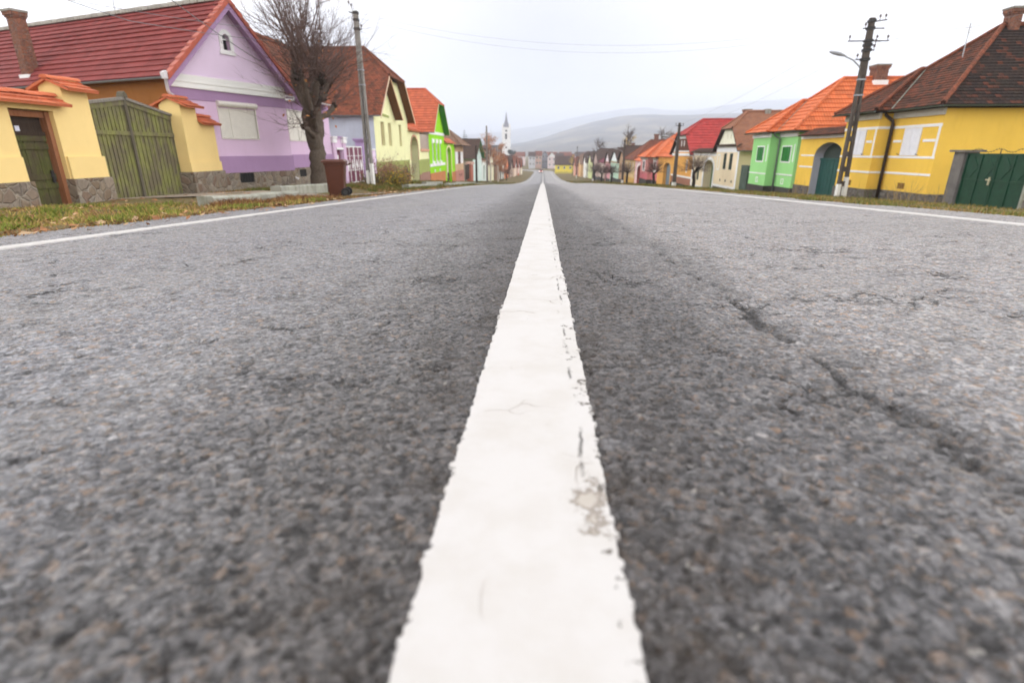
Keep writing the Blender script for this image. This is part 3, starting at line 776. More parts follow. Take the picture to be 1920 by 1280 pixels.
def left_yard():
    F = left(-10.5)
    g = G(-10.5, 11)
    # --- boundary wall with door and tall pillar
    r = thing('yard_wall', 'yellow plastered yard wall with wooden door, tall pillar and orange tile coping', 'wall', (-10.5, 9.5, g))
    mb = MB(); zt = 1.40
    facade(mb, F, [(5.5, -.9), (12.2, -.9), (12.2, zt), (5.5, zt)], [rect(10.82, 11.85, -.88, 1.20)], 0, .28)
    mb.face([F.P(5.5, .45, -.9), F.P(12.2, .45, -.9), F.P(12.2, .45, zt), F.P(5.5, .45, zt)])
    mb.face([F.P(5.5, 0, zt), F.P(12.2, 0, zt), F.P(12.2, .45, zt), F.P(5.5, .45, zt)])
    box(mb, F, 12.2, 12.90, 0, .5, -.9, 1.72)
    prism(mb, Fr(F.o[0], F.o[1], F.t, F.s), [(.001, 1.7), (.499, 1.7), (.24, 1.95)], 12.201, 12.899)
    for a, b in ((5.5, 10.80), (11.88, 12.93)):
        box(mb, F, a, b, -.05, .1, -.20, .28)
    mb.build('plaster_wall', Y_PLAST, r)
    p = MB()
    rs = random.Random(2)
    for a, b in ((5.5, 10.86), (11.84, 12.96)):
        box(p, F, a, b, -.10, .2, -1.1, -.19)
    p.build('stone_plinth', M_STONE, r)
    coping(r, F, 5.5, 12.13, -.24, .56, 1.32, 1.50)
    coping(r, F, 12.12, 12.98, -.24, .72, 1.66, 1.88)
    fr = MB()
    box(fr, F, 10.83, 10.92, .16, .28, -.86, 1.17); box(fr, F, 11.74, 11.85, .10, .28, -.86, 1.19); box(fr, F, 10.92, 11.74, .14, .28, 1.06, 1.18)
    box(fr, F, 10.8, 11.9, .0, .28, -.95, -.80)
    fr.build('door_frame', M_FRAMEWOOD, r)
    d = MB()
    for i in range(6):
        a = 10.92 + i * .82 / 6
        box(d, F, a + .004, a + .82 / 6 - .004, .235 + .004 * (i % 2), .27, -.80, .70)
    for z in (.66, .50, -.12, -.30): box(d, F, 10.92, 11.74, .21, .236, z - .07, z + .05)
    box(d, F, 10.92, 11.02, .214, .238, -.78, .58)
    dd = d.build('door', M_DOORWOOD, r)
    tp = MB(); tp.face([F.P(10.92, .25, .70), F.P(11.74, .25, .70), F.P(11.74, .25, 1.06), F.P(10.92, .25, 1.06)]); box(tp, F, 10.92, 11.74, .20, .248, .70, .78)
    tp.build('transom_panel', M_WOODDARK, r)
    h = MB(); box(h, F, 11.62, 11.68, .185, .212, -.26, .0); tube(h, [F.P(11.65, .18, -.12), F.P(11.56, .16, -.12)], .012, 6)
    h.build('handle', M_IRON, dd)
    bx(r, 'house_number_plate', F, 11.05, 11.15, .185, .198, .78, .88, simple('enamel', (0.66, 0.68, 0.8), .3))
    # --- double plank gate
    Fg = left(-10.84)
    g = G(-10.84, 14.5)
    r = thing('wooden_gate', 'weathered green double wooden gate with peaked top between yellow pillars', 'gate', (-10.84, 14.55, g))
    top = lambda s: 1.44 + (s - 12.95) / 1.52 * .24 if s < 14.47 else 1.68 - (s - 14.47) / 1.73 * .30
    for s0, s1 in ((12.96, 14.44), (14.50, 16.2)):
        mb = MB(); n = 11; w = (s1 - s0) / n
        for i in range(n):
            a, b = s0 + i * w, s0 + (i + 1) * w
            j = rnd.uniform(-.006, .006); low = -.84 + rnd.uniform(0, .05)
            prism(mb, Fg, [(a + .012, low), (b - .012, low), (b - .012, top(b) - .06), (a + .012, top(a) - .06)], .02 + j, .05 + j)
            box(mb, Fg, b - .022, b + .010, -.004 + j, .019, -.80, top(b) - .10)
        box(mb, Fg, s0, s1, -.03, -.005, .78, .88); box(mb, Fg, s0, s1, .052, .08, -.6, -.48)
        prism(mb, Fg, [(s0, top(s0) - .16), (s1, top(s1) - .16), (s1, top(s1) - .04), (s0, top(s0) - .04)], -.028, -.006)
        lf = mb.build('gate_leaf', M_PLANK, r)
        c = MB(); prism(c, Fg, [(s0 - .02, top(s0) - .035), (s1 + .0, top(s1) - .035), (s1, top(s1) + .03), (s0 - .02, top(s0) + .03)], -.07, .11)
        c.build('top_rail', wood('grey_rail_wood', [(0.12, .11, .09), (.22, .2, .17), (.30, .28, .24)]), lf)
    pm = MB(); box(pm, Fg, 14.43, 14.51, -.045, .05, -.82, 1.70); prism(pm, Fg, [(14.37, 1.70), (14.57, 1.70), (14.53, 1.80), (14.47, 1.84), (14.41, 1.80)], -.08, .09)
    pm.build('centre_post', wood('grey_post_wood', [(.07, .06, .045), (.13, .115, .085), (.18, .16, .12)]), r)
    # --- right pillar with low wall
    g = G(-10.5, 17)
    r = thing('gate_pillar', 'yellow gate pillar with tile cap and short lower wall beside the purple house', 'wall', (-10.5, 17.0, g))
    mb = MB()
    box(mb, F, 16.22, 16.95, 0, .62, -.9, 1.66)
    prism(mb, Fr(F.o[0], F.o[1], F.t, F.s), [(.001, 1.65), (.619, 1.65), (.31, 1.9)], 16.221, 16.949)
    box(mb, F, 16.952, 17.78, .004, .4, -.9, 1.24)
    box(mb, F, 16.19, 17.80, -.035, .3, -.2, .08)
    mb.build('plaster_wall', Y_PLAST, r)
    bx(r, 'stone_plinth', F, 16.16, 17.84, -.09, .66, -1.15, -.2, M_STONE)
    coping(r, F, 16.14, 17.03, -.24, .86, 1.62, 1.86)
    coping(r, F, 16.96, 17.88, -.20, .6, 1.18, 1.40)
left_yard()

def purple_house():
    a = R(19.5); F = Fr(-11.07, 16.72, (math.sin(a), math.cos(a)), (-math.cos(a), math.sin(a)))
    LIL = plaster((0.585, 0.43, 0.575), 'lilac_plaster', var=.05, dirtamt=.10)
    PALE = plaster((0.70, 0.57, 0.725), 'pale_lilac_plaster', var=.03, dirtamt=.06)
    PUR = plaster((0.335, 0.215, 0.355), 'purple_plaster', var=.06, dirtamt=.15)
    CRM = plaster((0.84, 0.80, 0.70), 'cream_band', var=.03, dirtamt=.08)
    r = thing('gabled_house', 'lilac and purple gabled house with wine red ribbed tile roof and roller shutters', 'house', (-11.07, 16.72, G(-11, 18)))
    w, D, ze, zr, ov, ot = 4.55, 13.0, 2.42, 4.86, .25, .42
    vent = rect(2.02, 2.62, -.64, -.32)
    att = arch(2.18, 2.46, 3.46, 3.78, 3.93, 8)
    body(r, F, w, D, -1.4, ze, zr, zr, ov, LIL, [rect(1.60, 3.08, .80, 1.72), att], .14, side=plaster((0.27, 0.11, 0.03), 'shaded_ochre_plaster'))  # side wall ochre is darkened to stand for shade under the eaves
    # painted and moulded bands of the facade
    mid, m, sl = gable_pts(w, ze, zr, zr, ov)
    zat = lambda s: ze + m * (s + ov) - .1
    sof = lambda z: (z + .1 - ze) / m - ov
    mb = MB(); zl = 2.58
    o = [(sof(zl), zl), (w - sof(zl), zl), (mid, zat(mid) - .005)]
    facade(mb, F, o, [att], -.012, .02); mb.build('upper_gable', PALE, r)
    mb = MB(); prism(mb, F, [(0.0, 2.20), (w, 2.20), (w, zat(0) - .002), (w - sof(zl - .004), zl - .004), (sof(zl - .004), zl - .004), (0, zat(0) - .002)], -.05, -.001)
    box(mb, F, 0, w, -.075, -.052, 2.20, 2.27); box(mb, F, 0, w, -.07, -.051, 2.36, 2.40)
    mb.build('cornice_band', CRM, r)
    bx(r, 'upper_purple_band', F, 0, w, -.02, -.001, 1.88, 2.198, PUR)
    bx(r, 'lower_purple_band', F, -.02, w + .02, -.05, .1, -.30, .23, PUR)
    mb = MB(); facade(mb, F, [(-.02, -1.5), (w + .02, -1.5), (w + .02, -.302), (-.02, -.302)], [vent], -.03, .3)
    pl = mb.build('stone_plinth', M_STONE, r)
    v = MB(); box(v, F, 2.02, 2.62, -.012, -.003, -.64, -.32); vv = v.build('cellar_vent', M_DARK, r)
    v = MB()
    for i in range(5): box(v, F, 2.08 + i * .12, 2.095 + i * .12, -.026, -.014, -.64, -.32)
    v.build('vent_bars', M_IRON, vv)
    # roller shutter window
    ring(r, 'window_frame', F, 1.60, 3.08, .80, 1.80, .03, -.03, .1, M_CREAMSHUT)
    mb = MB()
    for i in range(22):
        z = .81 + i * .043
        for s0, s1 in ((1.615, 2.02), (2.06, 3.06)): box(mb, F, s0, s1, .0 + .006, .05, z, z + .040)
    sh = mb.build('roller_shutter', M_CREAMSHUT, r)
    mb = MB(); G2 = Fr(F.o[0], F.o[1], F.t, F.s)
    prism(mb, G2, [(-.03 - .11 * math.sin(math.pi * i / 8), 1.84 + .09 * -math.cos(math.pi * i / 8)) for i in range(9)] + [(.0, 1.93), (.0, 1.75)], 1.56, 3.12)
    box(mb, F, 2.024, 2.056, -.01, .05, .80, 1.76)
    mb.build('shutter_box', M_CREAMSHUT, sh)
    # attic window
    mb = MB()
    prism(mb, F, [(2.02, 3.33), (2.62, 3.33), (2.62, 3.42), (2.02, 3.42)], -.06, -.013)
    outer = arch(2.06, 2.58, 3.421, 3.78, 4.06, 10)
    facade(mb, F, outer, [arch(2.18, 2.46, 3.46, 3.78, 3.93, 8)], -.045, .04)
    n = len(outer)
    for i in range(n):
        p, q = outer[i], outer[(i + 1) % n]
        mb.face([F.P(p[0], -.045, p[1]), F.P(q[0], -.045, q[1]), F.P(q[0], -.012, q[1]), F.P(p[0], -.012, p[1])])
    aw = mb.build('attic_window', M_WHITE, r)
    mb = MB(); flat, tri = tess([att])
    for q in tri: mb.face([F.P(flat[i][0], .12, flat[i][1]) for i in q])
    mb.build('pane', M_DARK, aw)
    mb = MB(); box(mb, F, 2.18, 2.46, .02, .05, 3.76, 3.79); mb.build('sash_bar', M_WHITE, aw)
    # roof
    rt = roof(r, F, w, D, ze, zr, zr, ov, ot, (M_TILEWINE, PUR), .25, .038, capmat=M_RIDGE)
    mb = MB()      # stepped verge tiles
    for k in (0, 1):
        L = math.hypot(mid + ov, zr - ze); n = int(L / .31)
        for i in range(n):
            f0, f1 = i / n, (i + 1.12) / n
            s0, s1 = -ov + (mid + ov) * f0, -ov + (mid + ov) * min(1.0, f1)
            if k: s0, s1 = w - s0, w - s1
            za, zb = ze + (zr - ze) * f0, ze + (zr - ze) * min(1.0, f1)
            prism(mb, F, [(s0, za - .10), (s1, zb - .10), (s1, zb + .03), (s0, za + .085)], -ot - .05, -ot + .16)
    mb.build('verge_tiles', M_TILEVERGE, rt)
    verge_board(r, F, w, ze, zr, zr, ov, ot - .04, PUR, .03, .22, dz=-.08)
    mb = MB()
    for i in range(38):
        t = .1 + i * .33
        box(mb, F, mid - .13, mid + .13, t, t + .30, zr - .02, zr + .06 + .02 * (i % 2))
        tube(mb, [F.P(mid, t + .15, zr + .05), F.P(mid, t + .15, zr + .12)], [.06, .03], 5)
    mb.build('ridge_tiles', M_RIDGE, rt)
    # chimney leaning on the near slope
    c = chimney(rt, F, .10, .46, 6.75, 7.15, 2.3, 4.75)
    bx(c, 'chimney_flashing', F, .04, .52, 6.69, 7.21, 2.55, 2.83, M_WHITE)
    antenna(rt, F, mid, 4.9, zr, 1.3, 3)
    gutter(r, F, -ov - .05, -.3, D, ze - .02, M_GUTTER)
    mb = MB(); prism(mb, F, [(-.37, 2.50), (-.27, 2.56), (-.21, 2.50), (-.23, 2.34), (-.34, 2.34)], -.43, -.28); mb.build('gutter_hopper', M_PIPEWHITE, r)
    pipe(r, [F.P(-.28, -.36, 2.4), F.P(-.28, -.36, 2.05), F.P(-.2, -.30, 1.98), F.P(.35, -.09, 1.78), F.P(.40, -.09, 1.70), F.P(.40, -.09, -.3)], .045, M_PIPEWHITE)
    # --- recessed wing along the street
    W = left(-10.5)
    s0, s1, zew = 20.6, 27.65, 2.48
    mb = MB()
    facade(mb, W, [(s0, -1.6), (s1, -1.6), (s1, zew), (s0, zew)], [rect(23.12, 25.0, .82, 1.98)], 0, .12)
    mb.face([W.P(s1, 0, -1.6), W.P(s1, 3.6, -1.6), W.P(s1, 3.6, zew), W.P(s1, 0, zew)])
    mb.face([W.P(s1, 0, zew), W.P(s1, 3.6, zew), W.P(s1, 1.9, 4.8)])
    mb.build('wing_wall', LIL, r)
    bx(r, 'upper_purple_band', W, s0, s1 + .02, -.02, -.001, 2.02, 2.478, PUR)
    bx(r, 'lower_purple_band', W, s0, s1 + .02, -.05, .06, -.28, .25, PUR)
    mb = MB(); facade(mb, W, [(s0, -1.7), (s1 + .02, -1.7), (s1 + .02, -.282), (s0, -.282)], [rect(23.6, 24.3, -.66, -.36)], -.03, .3); mb.build('stone_plinth', M_STONE, r)
    bx(r, 'cellar_vent', W, 23.6, 24.3, -.012, -.003, -.66, -.36, M_DARK)
    ring(r, 'window_frame', W, 23.12, 25.0, .82, 1.98, .03, -.03, .1, M_CREAMSHUT)
    mb = MB()
    for i in range(26):
        z = .83 + i * .0435
        for q0, q1 in ((23.14, 24.03), (24.08, 24.98)): box(mb, W, q0, q1, .01, .05, z, z + .041)
    mb.build('roller_shutter', M_CREAMSHUT, r)
    mb = MB()
    roofplane(mb, [W.P(s0 - .6, -.4, 2.46), W.P(s1 - .35, -.4, 2.46), W.P(s1 + 1.5, 1.75, 5.0), W.P(s0 + .6, 1.75, 5.0)], .19, .02, .08, 0, 1)
    roofplane(mb, [W.P(s0 - .6, 4.2, 2.5), W.P(s1 + .2, 4.2, 2.5), W.P(s1 + 1.5, 1.75, 5.0), W.P(s0 + .6, 1.75, 5.0)], .19, .02, .08, 0, 1)
    ridge_tube(mb, W.P(s0 + .3, 1.75, 5.05), W.P(s1 + 1.5, 1.75, 5.05), .09)
    mb.build('wing_roof', [M_OLDRED, M_WOODDARK, M_OLDRED], r)
    gutter_front(r, W, s0, s1 - .3, -.44, 2.44, M_PIPEWHITE)
    pipe(r, [W.P(22.9, -.44, 2.42), W.P(22.9, -.44, 2.32), W.P(21.5, -.60, 2.22), W.P(21.42, -.66, 2.1), W.P(21.42, -.66, .1), W.P(21.42, -.72, .0), W.P(21.42, -.72, -.55), W.P(21.55, -.86, -.66)], .05, M_PIPEWHITE)
purple_house()

def purple_portal():
    W = left(-10.5)
    LIL = MATS['lilac_plaster']; PUR = MATS['purple_plaster']; PALE = MATS['pale_lilac_plaster']
    g = G(-10.5, 29)
    r = thing('entrance_portal', 'small lilac entrance portal with white capitals between purple house and magenta gate', 'gateway', (-10.5, 28.2, g))
    mb = MB(); facade(mb, W, [(27.7, -1.8), (29.5, -1.8), (29.5, 1.02), (27.7, 1.02)], [rect(28.15, 29.05, -1.6, .45)], 0, .25)
    mb.face([W.P(29.5, 0, -1.8), W.P(29.5, .4, -1.8), W.P(29.5, .4, 1.02), W.P(29.5, 0, 1.02)]); mb.face([W.P(27.7, .4, -1.8), W.P(29.5, .4, -1.8), W.P(29.5, .4, 1.02), W.P(27.7, .4, 1.02)])
    mb.face([W.P(27.7, 0, 1.02), W.P(29.5, 0, 1.02), W.P(29.5, .4, 1.02), W.P(27.7, .4, 1.02)])
    mb.build('portal_wall', LIL, r)
    for a in (27.68, 29.1):
        bx(r, 'pilaster', W, a, a + .42, -.08, .0, -1.7, .78, LIL)
        mb = MB(); box(mb, W, a - .04, a + .46, -.13, .42, .78, .98); box(mb, W, a - .07, a + .49, -.16, .44, 1.0, 1.08); mb.build('capital', M_WHITE, r)
    bx(r, 'lintel', W, 28.12, 29.08, -.10, -.01, .46, .56, M_WHITE)
    bx(r, 'coping', W, 27.9, 29.3, -.06, .44, 1.022, 1.10, PUR)
    d = bx(r, 'door', W, 28.16, 29.04, .12, .16, -1.58, .44, simple('magenta_paint', (0.17, 0.035, 0.075), .5))
    bx(d, 'pale_door_panel', W, 28.45, 28.75, .10, .118, -1.0, .2, M_WHITE)
    r = thing('metal_gate', 'magenta double metal gate with white bars and white diamonds', 'gate', (-10.5, 31.2, G(-10.5, 31)))
    M = MATS['magenta_paint']
    for q0, q1 in ((29.6, 31.05), (31.07, 32.5)):
        lf = bx(r, 'gate_leaf', W, q0, q1, .08, .10, -1.30, .62, M)
        mb = MB()
        for z in (-1.30, -.62, .12, .58): box(mb, W, q0, q1, .05 + .004, .078, z, z + (.06 if z in (-1.30, .58) else .03))
        for s in (q0, (q0 + q1) / 2 - .03, q1 - .06): box(mb, W, s, s + .06, .05, .079, -1.30, .64)
        mb.build('white_bars', M_WHITE, lf)
    for c in (29.98, 30.72, 31.44, 32.14):
        mb = MB(); prism(mb, W, [(c - .15, -.38), (c, -.68), (c + .15, -.38), (c, -.05)], .045, .079); mb.build('white_diamond', M_WHITE, r)
    r = thing('gate_pier', 'purple gate pier with flared cap and lilac wall right of magenta gate', 'pillar', (-10.5, 33, G(-10.5, 33)))
    mb = MB(); box(mb, W, 32.55, 33.1, -.02, .45, -1.8, .92); box(mb, W, 32.47, 33.18, -.1, .52, .92, 1.0); box(mb, W, 32.42, 33.22, -.16, .56, 1.002, 1.08); mb.build('pier', plaster((.42, .30, .52), 'pier_lilac'), r)
    bx(r, 'side_wall', W, 33.1, 35.02, 0.02, .25, -1.05, .42, PALE); bx(r, 'white_coping', W, 33.1, 35.02, -.03, .3, .422, .52, M_WHITE)
    bx(r, 'stone_plinth', W, 33.1, 35.02, -.02, .3, -1.9, -1.052, M_STONEG)
purple_portal()

def lime_house():
    F = left(-10.5).sub(35.1, 0)
    LIM = plaster((0.74, 0.74, 0.42), 'pale_lime_plaster', var=.04, dirtamt=.08)
    OLV = plaster((0.30, 0.34, 0.11), 'olive_plaster', dirtamt=.25)
    GREY = plaster((0.44, 0.47, 0.55), 'grey_blue_side_plaster', var=.14, dirtamt=.25)
    r = thing('gabled_house', 'pale lime house with brown tiled half hip roof, deep brown soffits and three slit windows', 'house', (-10.5, 39.4, G(-10.5, 39)))
    w, D, ze, zr, zc, ov, ot = 8.7, 14, 2.45, 6.85, 4.95, .3, .55
    hs = [(1.45, 2.25), (3.2, 3.95), (6.0, 6.7)]
    body(r, F, w, D, -2.4, ze, zr, zc, ov, LIM, [rect(a, b, .72, 2.18) for a, b in hs], .32, side=GREY)
    for a, b in hs: window(r, F, a, b, .72, 2.18, .2, wood('orange_brown_wood', [(0.16, .05, .015), (.25, .085, .025), (.3, .11, .04)]), simple('brown_blind', (0.20, 0.075, 0.02), .5), .07, 0)
    bx(r, 'olive_plinth', F, -.03, w, -.03, .1, -1.35, -.27, OLV)
    bx(r, 'stone_plinth', F, -.05, w, -.06, .1, -2.5, -1.352, M_STONEP)
    mb = MB(); prism(mb, F, [(.5, 2.62), (3.4, 2.50), (3.4, 2.62), (.5, 2.74)], -.06, -.001); mb.build('string_course', OLV, r)
    for a in (4.4, 7.4): bx(r, 'cellar_vent', F, a, a + .25, -.066, -.028, -1.2, -.85, M_DARK)
    rt = roof(r, F, w, D, ze, zr, zc, ov, ot, (M_OLDRED, M_SOFFIT), .155, .02, th=2.1)
    verge_board(r, F, w, ze, zr, zc, ov, ot, plaster((.66, .50, .36), 'pale_verge_paint'), .03, .17)
    # the inner brown soffit board running down the gable
    mid, m, sl = gable_pts(w, ze, zr, zc, ov)
    mb = MB()
    P = [F.P(sl + .25, -ot, zc - .15), F.P(sl + .25, 0, zc - .15), F.P(5.15, 0, 2.42), F.P(5.15, -ot, 2.42)]
    Q = [(p[0], p[1] + .12, p[2] + .03) for p in P]
    mb.face(P); mb.face(Q)
    for i in range(4): mb.face([P[i], P[(i + 1) % 4], Q[(i + 1) % 4], Q[i]])
    mb.build('soffit_board', M_SOFFIT, r)
    mb = MB(); prism(mb, F, [(sl + .18, zc - .2), (sl + .32, zc - .2), (5.30, 2.4), (5.14, 2.4)], -ot - .03, -ot - .001); mb.build('gable_rafter', plaster((.55, .34, .20), 'rafter_paint'), r)
    gutter(r, F, -ov - .06, -.5, D, ze + .0, M_GUTTER, .07)
    # portal wall with arched doorway
    W = left(-10.5)
    r2 = thing('gate_wall', 'pale lime wall with tall arched doorway and orange brown door right of lime house', 'gateway', (-10.5, 46, G(-10.5, 46)))
    mb = MB(); ar = arch(44.45, 47.1, -2.1, .55, 1.52, 12)
    facade(mb, W, [(43.82, -2.4), (48.0, -2.4), (48.0, 1.95), (43.82, 1.95)], [ar], 0, .9)
    mb.face([W.P(48, 0, -2.4), W.P(48, .9, -2.4), W.P(48, .9, 1.95), W.P(48, 0, 1.95)]); mb.build('portal_wall', LIM, r2)
    mb = MB()
    o2 = arch(44.33, 47.22, -.3, .55, 1.66, 12)
    facade(mb, W, o2, [arch(44.46, 47.09, -.3, .55, 1.51, 12)], -.03, .03); mb.build('arch_surround', plaster((.55, .30, .20), 'terracotta_trim'), r2)
    mb = MB(); flat, tri = tess([ar])
    for q in tri: mb.face([W.P(flat[i][0], .86, flat[i][1]) for i in q])
    mb.build('dark_doorway', M_GREENGATE, r2)
    mb = MB(); box(mb, W, 44.5, 44.56, .02, .85, -2.0, .9); mb.build('open_door', simple('orange_door_paint', (0.42, .085, .012), .5), r2)
    bx(r2, 'olive_plinth', W, 47.12, 48.0, -.03, .05, -1.5, -.32, OLV); bx(r2, 'stone_plinth', W, 47.12, 48.03, -.06, .05, -2.5, -1.502, M_STONEP)
    mb = MB(); roofplane(mb, [W.P(43.8, -.3, 1.9), W.P(48.2, -.3, 1.9), W.P(48.2, .6, 2.3), W.P(43.8, .6, 2.3)], .2, .03, .06, 0, 0); mb.build('coping', M_TILEORANGE, r2)
    r3 = thing('yard_wall', 'pale yellow yard wall with taupe panel and pink stone base beside green house', 'wall', (-10.5, 50, G(-10.5, 50)))
    bx(r3, 'wall', W, 48.02, 51.66, .05, .35, -.30, .35, LIM); bx(r3, 'taupe_panel', W, 48.02, 51.66, .12, .3, .352, 1.75, plaster((.36, .30, .25), 'taupe_plaster'))
    bx(r3, 'ledge', W, 48.02, 51.66, -.05, .11, .355, .55, MATS['terracotta_trim']); bx(r3, 'olive_base', W, 48.02, 51.66, .02, .3, -1.4, -.302, OLV); bx(r3, 'stone_plinth', W, 48.04, 51.66, -.02, .3, -2.6, -1.402, M_STONEP)
lime_house()

def green_house():
    F = left(-10.5).sub(51.7, 0)
    GRN = plaster((0.26, 0.60, 0.015), 'bright_green_plaster', var=.04, dirtamt=.1)
    r = thing('gabled_house', 'bright green house with orange half hip roof and three narrow white framed windows', 'house', (-10.5, 55.7, G(-10.5, 55)))
    w, D, ze, zr, zc, ov, ot = 8.0, 13, 2.0, 5.95, 4.55, .25, .6
    hs = [(1.5, 2.3), (3.4, 4.2), (5.3, 6.1)]
    body(r, F, w, D, -2.9, ze, zr, zc, ov, GRN, [rect(a, b, -.55, 1.1) for a, b in hs], .12, side=plaster((.50, .44, .38), 'taupe_side'))
    for a, b in hs:
        wn = window(r, F, a, b, -.55, 1.1, .06, M_WHITE, M_GLASS, .10, 1)
        bx(wn, 'white_moulding', F, a - .12, b + .12, -.07, -.001, 1.10, 1.48, M_WHITE); bx(wn, 'white_moulding', F, a - .12, b + .12, -.07, -.001, -.95, -.55, M_WHITE)
    bx(r, 'white_band', F, .02, w, -.05, -.001, 1.86, 2.12, M_WHITE); bx(r, 'white_band', F, .02, w, -.05, -.001, -1.02, -.76, M_WHITE)
    mb = MB(); box(mb, F, 2.2, 2.8, -.05, -.001, 3.0, 3.35); mb.build('white_band', M_WHITE, r)
    bx(r, 'brick_plinth', F, -.03, w, -.05, .1, -3.0, -1.6, plaster((.46, .19, .08), 'orange_brick_base'))
    for a in (2.2, 4.9): bx(r, 'cellar_vent', F, a, a + .3, -.03, -.001, -1.58, -1.28, M_WHITE)
    roof(r, F, w, D, ze, zr, zc, ov, ot, (M_TILEGREEN, plaster((.04, .20, .008), 'dark_green_soffit')), .34, .045, th=1.5)
    verge_board(r, F, w, ze, zr, zc, ov, ot, plaster((.62, .62, .40), 'pale_verge'), .03, .14)
    gutter(r, F, -ov - .05, -.5, D, ze, M_GUTTER)
    antenna(r, F, 4.0, 6.5, zr, 1.7)
    W = left(-10.5)
    r2 = thing('gate_wall', 'bright green gateway wall with white rimmed arch and tile coping', 'gateway', (-10.5, 63, G(-10.5, 63)))
    ar = arch(60.9, 64.1, -2.9, .0, .8, 10)
    mb = MB(); facade(mb, W, [(59.72, -3.1), (66.6, -3.1), (66.6, 1.3), (59.72, 1.3)], [ar], .02, .4); mb.face([W.P(66.6, 0, -3.1), W.P(66.6, .6, -3.1), W.P(66.6, .6, 1.3), W.P(66.6, 0, 1.3)]); mb.build('portal_wall', GRN, r2)
    mb = MB(); facade(mb, W, arch(60.6, 64.4, -2.4, .0, 1.05, 10), [arch(60.92, 64.08, -2.4, .0, .78, 10)], -.02, .04); mb.build('arch_surround', plaster((.72, .72, .35), 'pale_lime_trim'), r2)
    mb = MB(); flat, tri = tess([ar])
    for q in tri: mb.face([W.P(flat[i][0], .38, flat[i][1]) for i in q])
    mb.build('gate_leaf', plaster((.55, .50, .40), 'beige_door'), r2)
    bx(r2, 'brown_kickboard', W, 60.9, 64.1, .3, .375, -2.95, -1.95, simple('dark_red_brown', (.075, .018, .012)))
    mb = MB(); roofplane(mb, [W.P(59.75, -.3, 1.2), W.P(65.8, -.3, 1.2), W.P(65.8, .5, 1.75), W.P(59.75, .5, 1.75)], .2, .03, .05, 0, 0); mb.build('coping', M_TILEORANGE, r2)
    bx(r2, 'brick_plinth', W, 64.15, 66.63, -.03, .1, -3.2, -1.9, MATS['orange_brick_base'])
green_house()

